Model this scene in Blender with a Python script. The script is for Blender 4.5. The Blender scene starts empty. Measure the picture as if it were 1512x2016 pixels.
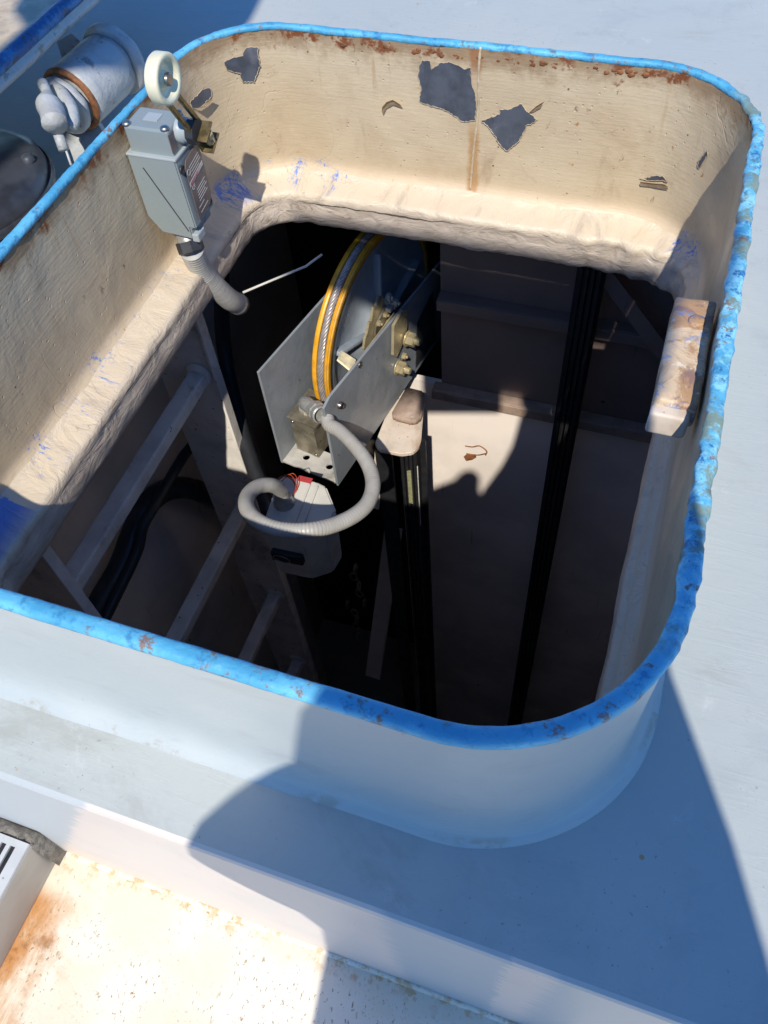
import bpy, bmesh, math, random
from mathutils import Vector, Matrix, noise as mnoise
random.seed(7)
C = bpy.context.scene.collection
PI = math.pi
R = math.radians

# ------------------------------------------------------------------ camera
CAM = Vector((0, 0, .6))
AR = Vector((0.9443362, 0.3224034, -0.0654587))
AU = Vector((-0.2295277, 0.7882254, 0.5709797))
AF = Vector((-0.2356823, 0.5241722, -0.8183504))
FPX = 1647.0
cd = bpy.data.cameras.new('camera'); cam = bpy.data.objects.new('camera', cd); C.objects.link(cam)
cam.matrix_world = Matrix(((AR.x, AU.x, -AF.x, 0), (AR.y, AU.y, -AF.y, 0), (AR.z, AU.z, -AF.z, .6), (0, 0, 0, 1)))
cd.sensor_fit = 'VERTICAL'; cd.sensor_height = 24; cd.lens = FPX/2016*24
cd.clip_start = .02; cd.clip_end = 200
bpy.context.scene.camera = cam

# ------------------------------------------------------------------ world, sun, exposure
SUN_D = Vector((-.225, .856, -1)).normalized()          # direction the light travels
elev = math.asin(-SUN_D.z)
az = math.atan2(-SUN_D.x, -SUN_D.y)                   # sun azimuth from +Y clockwise
W = bpy.data.worlds.new('World'); bpy.context.scene.world = W; W.use_nodes = True
nt = W.node_tree; sky = nt.nodes.new('ShaderNodeTexSky'); sky.sky_type = 'NISHITA'
sky.sun_disc = False; sky.sun_elevation = elev; sky.sun_rotation = az
sky.air_density = 1.0; sky.dust_density = 0; sky.ozone_density = 8.0; sky.altitude = 2000
tint = nt.nodes.new('ShaderNodeMix'); tint.data_type = 'RGBA'; tint.blend_type = 'MULTIPLY'; tint.inputs[0].default_value = 1
tint.inputs[7].default_value = (.84, 1.24, 1.52, 1); nt.links.new(sky.outputs[0], tint.inputs[6]); nt.links.new(tint.outputs[2], nt.nodes['Background'].inputs[0]); nt.nodes['Background'].inputs[1].default_value = .15
sl = bpy.data.lights.new('sun', 'SUN'); sl.energy = 4.9; sl.angle = R(.55); sl.color = (1, .94, .84)
so = bpy.data.objects.new('sun', sl); C.objects.link(so)
so.rotation_euler = SUN_D.to_track_quat('-Z', 'Y').to_euler(); so.location = (1, -4, 6)
sc = bpy.context.scene
sc.view_settings.view_transform = 'Standard'; sc.view_settings.look = 'None'
sc.view_settings.exposure = 0; sc.view_settings.gamma = 1
sc.render.engine = 'CYCLES'; sc.cycles.max_bounces = 14; sc.cycles.diffuse_bounces = 12

# ------------------------------------------------------------------ helpers
def ray(px, py): return (AR*((px-756)/FPX) - AU*((py-1008)/FPX) + AF)
def atz(px, py, z): d = ray(px, py); return CAM + d*((z-CAM.z)/d.z)
def aty(px, py, y): d = ray(px, py); return CAM + d*(y/d.y)
def atx(px, py, x): d = ray(px, py); return CAM + d*(x/d.x)

ORG = {}
def base_of(parent):
    return ORG.get(parent.name, Vector()) if parent else Vector()

def obj(name, bm, mat, parent=None, smooth=False, loc=None, uv=None):
    """Turn a world-space bmesh into ONE mesh object, its origin at loc (or the parent's)."""
    me = bpy.data.meshes.new(name)
    o0 = base_of(parent) if parent else (Vector(loc) if loc is not None else Vector())
    if loc is not None and parent is not None: o0 = Vector(loc)
    bmesh.ops.translate(bm, verts=bm.verts, vec=-o0)
    bm.to_mesh(me); bm.free()
    if mat: me.materials.append(mat)
    if smooth:
        for p in me.polygons: p.use_smooth = True
    o = bpy.data.objects.new(name, me); C.objects.link(o)
    if parent:
        o.parent = parent; o.location = o0 - base_of(parent)
    else: o.location = o0
    ORG[o.name] = o0
    return o

def thing(name, label, cat, loc=(0, 0, 0), group=None):
    o = bpy.data.objects.new(name, None); C.objects.link(o); o.location = loc
    o.empty_display_size = .05
    o['label'] = label; o['category'] = cat
    if group: o['group'] = group
    ORG[o.name] = Vector(loc)
    return o
def tag(o, label, cat, group=None):
    o['label'] = label; o['category'] = cat
    if group: o['group'] = group
    return o
def struct(o): o['kind'] = 'structure'; return o

def new(): return bmesh.new()
def quad_prism(bm, pts, vec):
    """Closed prism: polygon pts extruded along vec."""
    a = [bm.verts.new(p) for p in pts]; b = [bm.verts.new(Vector(p)+Vector(vec)) for p in pts]
    n = len(pts)
    bm.faces.new(a[::-1]); bm.faces.new(b)
    for i in range(n): bm.faces.new((a[i], a[(i+1) % n], b[(i+1) % n], b[i]))
    bmesh.ops.recalc_face_normals(bm, faces=bm.faces)
def box(bm, c, ax, ay, az, bev=0, seg=2):
    """Box centred at c with full edge vectors ax, ay, az."""
    c = Vector(c); ax = Vector(ax); ay = Vector(ay); az = Vector(az)
    vs = {}
    for i in (-1, 1):
        for j in (-1, 1):
            for k in (-1, 1): vs[i, j, k] = bm.verts.new(c+ax*i*.5+ay*j*.5+az*k*.5)
    F = [((-1,-1,-1),(-1,1,-1),(1,1,-1),(1,-1,-1)), ((-1,-1,1),(1,-1,1),(1,1,1),(-1,1,1)),
         ((-1,-1,-1),(1,-1,-1),(1,-1,1),(-1,-1,1)), ((-1,1,-1),(-1,1,1),(1,1,1),(1,1,-1)),
         ((-1,-1,-1),(-1,-1,1),(-1,1,1),(-1,1,-1)), ((1,-1,-1),(1,1,-1),(1,1,1),(1,-1,1))]
    fs = [bm.faces.new([vs[q] for q in f]) for f in F]
    bmesh.ops.recalc_face_normals(bm, faces=fs)
    if bev:
        es = list({e for f in fs for e in f.edges})
        bmesh.ops.bevel(bm, geom=es, offset=bev, segments=seg, affect='EDGES', profile=.5)
def frame_of(d):
    d = Vector(d).normalized(); a = Vector((0, 0, 1)) if abs(d.z) < .9 else Vector((1, 0, 0))
    u = d.cross(a).normalized(); v = d.cross(u).normalized(); return u, v
def lathe(bm, c, axis, prof, seg=32, closed=False):
    """prof: list of (a, r) along axis."""
    c = Vector(c); d = Vector(axis).normalized(); u, v = frame_of(d); rings = []
    for a, r in prof:
        if r < 1e-6: rings.append([bm.verts.new(c+d*a)]*seg)
        else: rings.append([bm.verts.new(c+d*a+(u*math.cos(t)+v*math.sin(t))*r) for t in [2*PI*i/seg for i in range(seg)]])
    n = len(rings)
    for k in range(n if closed else n-1):
        A = rings[k]; B = rings[(k+1) % n]
        for i in range(seg):
            j = (i+1) % seg; q = []
            for v_ in (A[i], A[j], B[j], B[i]):
                if v_ not in q: q.append(v_)
            if len(q) > 2:
                try: bm.faces.new(q)
                except ValueError: pass
    bmesh.ops.recalc_face_normals(bm, faces=bm.faces)
def cyl(bm, a, b, r, seg=20, bev=0.0):
    a = Vector(a); b = Vector(b); L = (b-a).length
    e = min(bev, r*.5, L*.4) if bev else 0
    prof = [(0, 0), (0, r-e), (e, r), (L-e, r), (L, r-e), (L, 0)] if e else [(0, 0), (0, r), (L, r), (L, 0)]
    lathe(bm, a, b-a, prof, seg)
def catmull(P, n=10):
    P = [Vector(p) for p in P]; out = []
    Q = [P[0]*2-P[1]] + P + [P[-1]*2-P[-2]]
    for i in range(1, len(Q)-2):
        for k in range(n):
            t = k/n; a, b, c, d = Q[i-1], Q[i], Q[i+1], Q[i+2]
            out.append(.5*((2*b)+(c-a)*t+(2*a-5*b+4*c-d)*t*t+(-a+3*b-3*c+d)*t**3))
    out.append(P[-1]); return out
def tube(bm, pts, r, seg=14, rf=None, cap=True):
    """Tube through pts with parallel-transport frame; rf(i, s) radius modulation."""
    pts = [Vector(p) for p in pts]; n = len(pts); rings = []; u = None; s = 0
    for i in range(n):
        d = (pts[min(i+1, n-1)]-pts[max(i-1, 0)]).normalized()
        if u is None: u, _ = frame_of(d)
        u = (u-d*u.dot(d)).normalized(); v = d.cross(u)
        if i: s += (pts[i]-pts[i-1]).length
        rr = r if rf is None else rf(i, s)
        rings.append([bm.verts.new(pts[i]+(u*math.cos(t)+v*math.sin(t))*rr) for t in [2*PI*k/seg for k in range(seg)]])
    for k in range(n-1):
        for i in range(seg):
            j = (i+1) % seg; bm.faces.new((rings[k][i], rings[k][j], rings[k+1][j], rings[k+1][i]))
    if cap: bm.faces.new(rings[0][::-1]); bm.faces.new(rings[-1])
    bmesh.ops.recalc_face_normals(bm, faces=bm.faces)
def hexnut(bm, c, axis, r, h, washer=True):
    c = Vector(c); d = Vector(axis).normalized()
    if washer: cyl(bm, c, c+d*h*.16, r*1.18, 24); c = c+d*h*.17
    lathe(bm, c, d, [(0, 0), (0, r), (h*.86, r), (h, r*.86), (h, 0)], 6)
    cyl(bm, c+d*h*.9, c+d*h*1.75, r*.5, 16, .002)

# ------------------------------------------------------------------ materials
class Mat:
    def __init__(s, name, base, rough=.5, metal=0., spec=.5, coords='Object'):
        s.m = bpy.data.materials.new(name); s.m.use_nodes = True; s.t = s.m.node_tree
        s.b = s.t.nodes['Principled BSDF']
        s.b.inputs['Roughness'].default_value = rough; s.b.inputs['Metallic'].default_value = metal
        s.b.inputs['Specular IOR Level'].default_value = spec
        s.b.inputs['Base Color'].default_value = (*base, 1)
        s.tc = s.t.nodes.new('ShaderNodeTexCoord'); s.co = s.tc.outputs[coords]
        c = s.t.nodes.new('ShaderNodeRGB'); c.outputs[0].default_value = (*base, 1); s.col = c.outputs[0]
        s.h = None; s.rough = None
    def L(s, a, b): s.t.links.new(a, b)
    def math(s, op, a, b=None, c=None, clamp=False):
        n = s.t.nodes.new('ShaderNodeMath'); n.operation = op; n.use_clamp = clamp
        for i, x in enumerate((a, b, c)):
            if x is None: continue
            if isinstance(x, (int, float)): n.inputs[i].default_value = x
            else: s.L(x, n.inputs[i])
        return n.outputs[0]
    def vec(s, scale=(1, 1, 1), src=None, rot=(0, 0, 0), loc=(0, 0, 0)):
        n = s.t.nodes.new('ShaderNodeMapping'); s.L(src or s.co, n.inputs[0])
        n.inputs['Scale'].default_value = scale; n.inputs['Rotation'].default_value = rot; n.inputs['Location'].default_value = loc
        return n.outputs[0]
    def noise(s, scale, detail=4, rough=.55, dist=0., v=None):
        n = s.t.nodes.new('ShaderNodeTexNoise'); n.inputs['Scale'].default_value = scale
        n.inputs['Detail'].default_value = detail; n.inputs['Roughness'].default_value = rough
        n.inputs['Distortion'].default_value = dist; s.L(v or s.co, n.inputs['Vector']); return n.outputs['Fac']
    def voro(s, scale, v=None, feat='F1'):
        n = s.t.nodes.new('ShaderNodeTexVoronoi'); n.feature = feat; n.inputs['Scale'].default_value = scale
        s.L(v or s.co, n.inputs['Vector']); return n.outputs['Distance']
    def ramp(s, x, lo, hi, a=0., b=1.):
        n = s.t.nodes.new('ShaderNodeMapRange'); n.interpolation_type = 'SMOOTHSTEP'
        s.L(x, n.inputs[0]); n.inputs[1].default_value = lo; n.inputs[2].default_value = hi
        n.inputs[3].default_value = a; n.inputs[4].default_value = b; return n.outputs[0]
    def mul(s, *xs):
        o = xs[0]
        for x in xs[1:]: o = s.math('MULTIPLY', o, x)
        return o
    def mix(s, color, mask):
        n = s.t.nodes.new('ShaderNodeMix'); n.data_type = 'RGBA'
        if isinstance(mask, (int, float)): n.inputs[0].default_value = mask
        else: s.L(mask, n.inputs[0])
        s.L(s.col, n.inputs[6])
        if isinstance(color, tuple): n.inputs[7].default_value = (*color, 1)
        else: s.L(color, n.inputs[7])
        s.col = n.outputs[2]; return s
    def bump(s, h, strength=.3, dist=.002):
        n = s.t.nodes.new('ShaderNodeBump'); n.inputs['Strength'].default_value = strength
        n.inputs['Distance'].default_value = dist; s.L(h, n.inputs['Height'])
        if s.h: s.L(s.h, n.inputs['Normal'])
        s.h = n.outputs[0]; return s
    def roughness(s, x): s.rough = x; return s
    def xyz(s, src=None):
        n = s.t.nodes.new('ShaderNodeSeparateXYZ'); s.L(src or s.co, n.inputs[0]); return n.outputs
    def done(s):
        s.L(s.col, s.b.inputs['Base Color'])
        if s.h: s.L(s.h, s.b.inputs['Normal'])
        if s.rough is not None: s.L(s.rough, s.b.inputs['Roughness'])
        return s.m

def simple(name, base, rough=.5, metal=0., var=.25, scale=25, bump=.15, bd=.001, dirt=None, dirt_amt=.5, spec=.5, speck=None):
    m = Mat(name, base, rough, metal, spec)
    n = m.noise(scale, 6, .6)
    m.mix(tuple(min(1, c*(1-var)) for c in base), m.ramp(n, .4, .65))
    if dirt: m.mix(dirt, m.mul(m.ramp(m.noise(scale*.4, 8, .7, .5), .52, .7), dirt_amt))
    if speck: m.mix(speck, m.ramp(m.noise(scale*6, 3, .6), .68, .72))
    if bump: m.bump(m.noise(scale*4, 4), bump, bd)
    m.roughness(m.ramp(m.noise(scale*1.3, 5), .3, .7, max(.05, rough-.1), min(1, rough+.12)))
    return m.done()

def mat_deck():
    m = Mat('deck_paint', (.42, .452, .432), .5, spec=.35)
    m.mix((.455, .478, .45), m.ramp(m.noise(1.6, 5, .6), .4, .65))
    m.mix((.365, .395, .385), m.mul(m.ramp(m.noise(9, 7, .65, .6), .5, .72), .6))
    m.mix((.32, .34, .33), m.mul(m.ramp(m.noise(60, 6, .7), .55, .8), .35))
    m.mix((.33, .335, .30), m.mul(m.ramp(m.noise(3.2, 8, .72, .8, v=m.vec((1, 1.6, 1), loc=(4, 2, 0))), .54, .70), .55))
    m.mix((.54, .56, .54), m.mul(m.ramp(m.noise(14, 7, .7, .5, v=m.vec((1, 1, 1), loc=(9, 2, 0))), .60, .72), .6))
    m.mix((.22, .23, .24), m.mul(m.ramp(m.noise(150, 3, .6), .65, .70), m.ramp(m.noise(5, 4), .46, .60), .6))
    # pin-head specks and a few rust spots
    m.mix((.13, .15, .19), m.mul(m.ramp(m.voro(75), .07, .04), m.ramp(m.noise(7, 3), .45, .58), .8))
    m.mix((.45, .30, .14), m.mul(m.ramp(m.voro(19), .06, .035), m.ramp(m.noise(5, 3), .52, .58)))
    m.bump(m.noise(300, 3), .16, .0006); m.bump(m.noise(22, 4), .35, .0018); m.bump(m.noise(5, 3), .35, .006)
    m.bump(m.ramp(m.noise(8, 4, .6, 1.2, v=m.vec((1, 9, 1))), .45, .6), .12, .001)
    return m.done()

def blue_spray(m, u, v, v0, v1, v2, v3):
    """speckled blue overspray along the foot of the coaming, strongest where the photograph has it"""
    def win(a, b, c, d, k): return m.mul(m.ramp(u, a, b), m.ramp(u, d, c), k)
    w = win(1.36, 1.42, 1.52, 1.56, .085)
    for q in (win(1.585, 1.61, 1.655, 1.69, .17), win(1.80, 1.90, 2.25, 2.30, .055), win(2.31, 2.325, 2.42, 2.46, .30), win(.73, .75, .79, .81, .12)): w = m.math('MAXIMUM', w, q)
    band = m.mul(m.ramp(v, v0, v1), m.ramp(v, v3, v2))
    n = m.math('ADD', m.math('MULTIPLY', m.noise(170, 5, .8), .6), m.math('MULTIPLY', m.noise(24, 5, .65), .4))
    m.mix((.06, .20, .58), m.mul(m.ramp(m.math('ADD', n, w), .60, .68), band, .92))

def mat_inner():
    """cream paint inside the coaming; UV u = metres along the outline, v = metres below the rim"""
    m = Mat('cream_coaming_paint', (.53, .42, .27), .42, spec=.5, coords='UV')
    u, v, _ = m.xyz()
    m.mix((.57, .465, .31), m.ramp(m.noise(4, 5), .4, .62))
    m.mix((.46, .34, .21), m.mul(m.ramp(m.noise(7, 7, .65, .4), .5, .72), .6))
    m.mix((.33, .23, .14), m.mul(m.ramp(m.noise(11, 8, .7, .8, v=m.vec((1, .6, 1))), .56, .74), .55))
    # grime just below the rim
    g = m.math('ADD', v, m.math('MULTIPLY', m.math('SUBTRACT', m.noise(26, 6, .65), .5), .09))
    m.mix((.27, .17, .09), m.mul(m.ramp(g, .048, .010), .85))
    rz = m.math('ADD', v, m.math('MULTIPLY', m.math('SUBTRACT', m.noise(34, 5, .6), .5), .11))
    m.mix((.20, .065, .022), m.mul(m.ramp(rz, .026, .012), m.ramp(m.noise(13, 4), .45, .53), m.ramp(m.noise(60, 5, .7), .40, .50)))
    # drips
    dr = m.ramp(m.noise(70, 4, .6, v=m.vec((1, .05, 1))), .62, .70)
    m.mix((.36, .20, .08), m.mul(dr, m.ramp(v, .13, .02), .5))
    # rust pin spots
    m.mix((.38, .20, .07), m.mul(m.ramp(m.noise(75, 3, .6), .66, .72), m.ramp(m.noise(5.5, 3), .47, .58), .9))
    m.mix((.16, .09, .05), m.mul(m.ramp(m.voro(52, v=m.vec((1, 1, 1), loc=(3, 2, 0))), .11, .05), m.ramp(m.noise(8, 3), .54, .6)))
    # lighter, warmer tone towards the foot, blue overspray at the foot
    m.mix((.64, .51, .35), m.mul(m.ramp(v, .208, .228), .7))
    # rust running down the weld seam, broad brown stains, scuffs
    us = m.math('ADD', u, m.math('MULTIPLY', m.math('SUBTRACT', m.noise(20, 5, .65), .5), .022))
    seam = m.mul(m.ramp(us, 1.149, 1.156), m.ramp(us, 1.174, 1.165))
    m.mix((.42, .23, .085), m.mul(seam, m.ramp(v, .10, .15), .8)); m.mix((.30, .12, .04), m.mul(seam, m.ramp(v, .06, .02), .8))
    m.mix((.40, .27, .15), m.mul(m.ramp(m.noise(3.2, 6, .68, .5, v=m.vec((1, 1.4, 1), loc=(2.2, 1, 0))), .56, .70), .35))
    m.mix((.20, .14, .09), m.mul(m.ramp(m.noise(42, 5, .7, .6, v=m.vec((1, .8, 1), loc=(1, 5, 0))), .63, .69), m.ramp(m.noise(4.5, 3, v=m.vec((1, 1, 1), loc=(7, 0, 0))), .52, .6), .8))
    m.mix((.30, .17, .08), m.mul(m.ramp(m.noise(48, 5, .65, .4, v=m.vec((1, .35, 1), loc=(3, 0, 0))), .62, .70), m.ramp(v, .09, .03), .8))
    blue_spray(m, u, v, .208, .228, .30, .31)
    # relief: brush strokes, paint sags, wrinkle lines, grains
    st = m.noise(30, 4, .5, v=m.vec((1.0, 9, 1), rot=(0, 0, R(9))))
    m.bump(st, .45, .0012)
    m.bump(m.noise(12, 5, .6, .6), .6, .0045)
    wr = m.math('ABSOLUTE', m.math('SUBTRACT', m.noise(5, 3, .5, 1.2), .5))
    m.bump(m.mul(m.ramp(wr, .007, 0), m.ramp(m.noise(2.3, 2), .48, .6)), .35, .0016)
    m.bump(m.ramp(m.voro(60), .13, .03), .5, .002)
    m.bump(m.noise(260, 3), .25, .0006)
    m.roughness(m.ramp(m.noise(14, 4), .3, .7, .32, .55))
    return m.done()

def mat_lip():
    m = Mat('lip_paint', (.50, .42, .34), .45, coords='UV')
    u, v, _ = m.xyz()
    m.mix((.60, .51, .41), m.ramp(m.noise(9, 5), .45, .6))
    m.mix((.66, .55, .40), m.mul(m.ramp(v, .268, .25), .85))
    m.mix((.33, .27, .22), m.mul(m.ramp(m.noise(16, 8, .7, .8), .54, .7), .6))
    m.mix((.46, .26, .13), m.mul(m.ramp(m.noise(20, 6, .7, .4), .6, .72), m.ramp(v, .275, .25), .55))
    blue_spray(m, u, v, .19, .20, .243, .252)
    # crevice shade painted near-black between the ledge and the folded-down edge
    vc = m.math('ABSOLUTE', m.math('SUBTRACT', m.math('ADD', v, m.math('MULTIPLY', m.math('SUBTRACT', m.noise(7, 5, .6), .5), .030)), .266))
    gate = m.ramp(m.noise(3.1, 4, .6, v=m.vec((1, .2, 1), loc=(6, 0, 0))), .46, .54)
    m.mix((.035, .028, .022), m.mul(m.ramp(vc, .0022, .0008), gate, .9)); m.bump(m.mul(m.ramp(vc, .005, .001), gate), -.8, .004)
    m.mix((.30, .25, .20), m.mul(m.ramp(v, .262, .275), m.ramp(m.noise(22, 7, .72, .8, v=m.vec((1, 2, 1), loc=(1, 9, 0))), .56, .66), .6))
    m.bump(m.noise(20, 6, .6, 1.0, v=m.vec((1, 2.2, 1))), .8, .006)
    m.bump(m.noise(70, 5, .6), .4, .0018)
    cr = m.math('ABSOLUTE', m.math('SUBTRACT', m.noise(9, 4, .6, 1.0, v=m.vec((1, 2.5, 1))), .5))
    m.bump(m.mul(m.ramp(cr, .016, 0), m.ramp(m.noise(3, 3, v=m.vec((1, 1, 1), loc=(4, 0, 0))), .48, .62)), .35, .002)
    m.mix((.10, .075, .055), m.mul(m.ramp(cr, .004, .001), m.ramp(m.noise(6, 3), .52, .62), .45))
    return m.done()

def mat_rim():
    """u metres along, v = angle fraction; side coordinate in object space decides how chipped it is"""
    m = Mat('blue_rim_paint', (.07, .34, .53), .55, coords='Object')
    x, y, z = m.xyz()
    x = m.math('ADD', x, -.324); y = m.math('ADD', y, .70275); z = m.math('ADD', z, -.24)
    m.mix((.13, .46, .65), m.ramp(m.noise(9, 5), .42, .62))
    m.mix((.03, .19, .38), m.mul(m.ramp(m.noise(46, 6, .72), .53, .64), .75))
    right = m.ramp(m.math('ADD', x, m.math('MULTIPLY', m.math('SUBTRACT', m.noise(14, 4), .5), .1)), .035, .075)
    right = m.mul(right, m.ramp(y, .30, .36))
    m.mix((.26, .60, .72), m.mul(right, m.ramp(m.noise(48, 6, .7), .44, .58)))
    m.mix((.03, .16, .36), m.mul(right, m.ramp(m.noise(56, 6, .7, v=m.vec((1, 1, 1), loc=(4, 1, 2))), .54, .62)))
    m.mix((.20, .27, .22), m.mul(right, m.ramp(m.noise(20, 6, .7, v=m.vec((1, 1, 1), loc=(9, 1, 2))), .50, .60)))
    m.mix((.11, .12, .10), m.mul(m.ramp(m.noise(34, 6, .7, v=m.vec((1, 1, 1), loc=(2, 7, 2))), .60, .70), .8))
    m.mix((.22, .12, .07), m.mul(m.ramp(m.noise(40, 8, .75, v=m.vec((1, 1, 1), loc=(1, 3, 2))), .565, .63), .9))
    m.mix((.10, .30, .34), m.mul(m.ramp(m.noise(25, 7, .7, v=m.vec((1, 1, 1), loc=(6, 3, 8))), .56, .68), .7))
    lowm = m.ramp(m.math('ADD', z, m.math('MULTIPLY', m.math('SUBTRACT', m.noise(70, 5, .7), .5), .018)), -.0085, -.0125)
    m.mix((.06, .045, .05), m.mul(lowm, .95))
    m.bump(m.noise(55, 5, .6), .7, .004); m.bump(m.noise(190, 4), .4, .001)
    return m.done()

def mat_strip():
    """front face of the deck edge: pale grey with a brushed-on cream patch and a painted sunlit slit"""
    m = Mat('deck_edge_paint', (.42, .445, .44), .5)
    x, y, z = m.xyz()
    xx = m.math('ADD', x, m.math('MULTIPLY', m.math('SUBTRACT', m.noise(60, 4, .6, v=m.vec((.3, 1, 3))), .5), .05))
    xs = m.math('SUBTRACT', xx, m.math('MULTIPLY', m.math('ADD', z, .24), .48))
    c1 = m.mul(m.ramp(xs, -.425, -.412), m.ramp(xx, -.085, -.115))
    m.mix((.63, .555, .485), c1)
    sunlit_slit = m.mul(m.ramp(xx, .02, .022), m.ramp(xx, .075, .05)); m.mix((.63, .555, .485), sunlit_slit)  # sunlit slit painted in as a cream band
    m.mix((.45, .45, .44), m.mul(m.ramp(m.noise(6, 6, .6, .6), .5, .7), .25))
    m.mix((.30, .24, .18), m.mul(m.ramp(m.voro(60), .07, .04), m.ramp(m.noise(6, 3), .5, .56)))
    m.bump(m.noise(60, 4, v=m.vec((1, 1, .12))), .2, .0015); m.bump(m.noise(260, 3), .15, .0006)
    return m.done()

def mat_platform():
    m = Mat('cream_platform_paint', (.72, .64, .50), .55, spec=.3)
    x, y, z = m.xyz()
    m.mix((.78, .72, .60), m.ramp(m.noise(7, 5), .4, .6))
    yy = m.math('ADD', m.math('ADD', x, .695), m.math('MULTIPLY', m.math('SUBTRACT', m.noise(14, 5, .6), .5), .16))
    rust = m.mul(m.ramp(yy, .105, .045), m.ramp(m.noise(9, 7, .7, .6, v=m.vec((1, .35, 1))), .34, .54), m.ramp(y, .065, .03))
    m.mix((.50, .22, .06), m.mul(rust, .95)); m.mix((.28, .12, .045), m.mul(rust, m.ramp(m.noise(22, 6, .7), .52, .64), .8))
    # speckles: elongated chips, denser on the left
    v = m.vec((1.5, .8, 1), rot=(0, 0, R(20)))
    sp = m.mul(m.ramp(m.noise(130, 3, .65, .3, v=v), .60, .65), m.ramp(m.noise(7, 5, .7), .42, .58))
    m.mix((.26, .20, .10), m.mul(sp, .9))
    sp2 = m.mul(m.ramp(m.noise(240, 3, .65, .3, v=v), .61, .66), m.ramp(m.noise(11, 5, .65, v=m.vec((1, 1, 1), loc=(3, 3, 0))), .47, .60)); m.mix((.38, .26, .12), m.mul(sp2, .85))
    ed = m.ramp(m.math('ADD', y, m.math('MULTIPLY', m.math('SUBTRACT', m.noise(22, 5, .65), .5), .09)), .075, .105)
    m.mix((.55, .33, .13), m.mul(ed, m.ramp(m.noise(40, 6, .7), .50, .60), .75))
    m.bump(m.noise(220, 4), .25, .0008); m.bump(m.noise(20, 4), .25, .003)
    return m.done()

def mat_hull(name='hull_paint', base=(.55, .47, .42)):
    m = Mat(name, base, .55, spec=.3)
    m.mix(tuple(c*.82 for c in base), m.ramp(m.noise(3, 5), .42, .62))
    m.mix((.10, .075, .06), m.mul(m.ramp(m.noise(26, 7, .7, v=m.vec((3.5, 3.5, .18))), .62, .70), .55))
    m.mix((.06, .045, .04), m.mul(m.ramp(m.voro(12), .06, .035), m.ramp(m.noise(5, 3), .52, .58)))
    m.bump(m.noise(30, 5), .25, .002)
    return m.done()

def mat_rusty_block():
    m = Mat('rusty_cream_steel', (.66, .50, .33), .5)
    n1 = m.noise(22, 7, .68, .6)
    m.mix((.40, .22, .10), m.mul(m.ramp(n1, .46, .58), .8)); m.mix((.24, .15, .14), m.mul(m.ramp(m.noise(30, 7, .7, .5), .52, .62), .8))
    m.mix((.14, .26, .52), m.mul(m.ramp(m.noise(34, 6, .7, v=m.vec((1, 1, 1), loc=(5, 0, 0))), .57, .64), .7))
    m.mix((.78, .70, .58), m.mul(m.ramp(m.noise(44, 6, .7, v=m.vec((1, 1, 1), loc=(0, 5, 0))), .60, .66), .8))
    m.bump(n1, .8, .004); m.bump(m.noise(90, 5), .5, .0015)
    return m.done()

MAT = {}
MAT['deck'] = mat_deck(); MAT['inner'] = mat_inner(); MAT['lip'] = mat_lip(); MAT['rim'] = mat_rim()
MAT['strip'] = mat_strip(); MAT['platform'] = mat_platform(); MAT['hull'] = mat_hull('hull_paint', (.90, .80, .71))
MAT['hull_shaded'] = mat_hull('shaded_hull_paint', (.22, .165, .14)); MAT['hull_dark'] = mat_hull('hull_dark_paint', (.70, .61, .52)); MAT['void'] = mat_hull('void_shade_paint', (.05, .042, .038)); MAT['block'] = mat_rusty_block()  # shaft shade put into the upper bulkhead and back wall colours
def mat_outer():
    m = Mat('pale_blue_coaming_paint', (.405, .438, .425), .42, coords='UV')
    u, v, _ = m.xyz()
    m.mix((.44, .465, .445), m.ramp(m.noise(5, 5), .42, .62))
    m.mix((.36, .375, .365), m.mul(m.ramp(m.noise(9, 7, .7, .5, v=m.vec((1, 2, 1))), .52, .70), .6))
    m.mix((.30, .25, .17), m.mul(m.ramp(v, .222, .236), m.ramp(m.noise(14, 6, .7), .52, .62), .55))
    m.mix((.06, .20, .45), m.mul(m.ramp(m.noise(60, 4, .6), .68, .72), m.ramp(m.noise(5, 3), .5, .6), .7))
    m.mix((.22, .16, .11), m.mul(m.ramp(m.noise(70, 5, .7, v=m.vec((1, .3, 1))), .60, .68), m.ramp(v, .035, .015), .7))
    m.bump(m.noise(26, 5, .6, .3, v=m.vec((1, 8, 1), rot=(0, 0, R(4)))), .35, .0012)
    m.bump(m.noise(8, 5, .6, .5), .4, .003); m.bump(m.noise(260, 3), .2, .0006)
    return m.done()
MAT['outer'] = mat_outer()
def mat_hinge():
    m = Mat('grimy_hinge_paint', (.42, .44, .44), .48)
    m.mix((.36, .36, .35), m.mul(m.ramp(m.noise(11, 7, .7, .6), .46, .62), .8))
    m.mix((.14, .13, .12), m.mul(m.ramp(m.noise(30, 7, .72, .6), .56, .66), .8))
    m.mix((.34, .20, .10), m.mul(m.ramp(m.noise(18, 7, .7, .6, v=m.vec((1, 1, 1), loc=(3, 3, 3))), .60, .68), .8))
    m.bump(m.noise(45, 6, .65), .8, .004); m.bump(m.noise(14, 4), .5, .006)
    return m.done()
MAT['hinge'] = mat_hinge()
MAT['primer'] = simple('grey_primer', (.085, .095, .115), .5, var=.35, scale=30, bump=.2, dirt=(.22, .22, .24))
MAT['flake'] = simple('curled_cream_paint', (.56, .45, .30), .45, var=.3, scale=30)
MAT['grey_box'] = simple('grey_enamel', (.25, .29, .285), .33, var=.05, scale=12, bump=.05, bd=.0004, speck=(.26, .30, .30))
MAT['grey_box2'] = simple('pale_grey_enamel', (.36, .40, .40), .35, var=.05, scale=12, bump=.05, bd=.0004)
MAT['plate_dark'] = simple('nameplate_brown', (.14, .115, .115), .4, var=.15, scale=60, bump=0)
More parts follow.
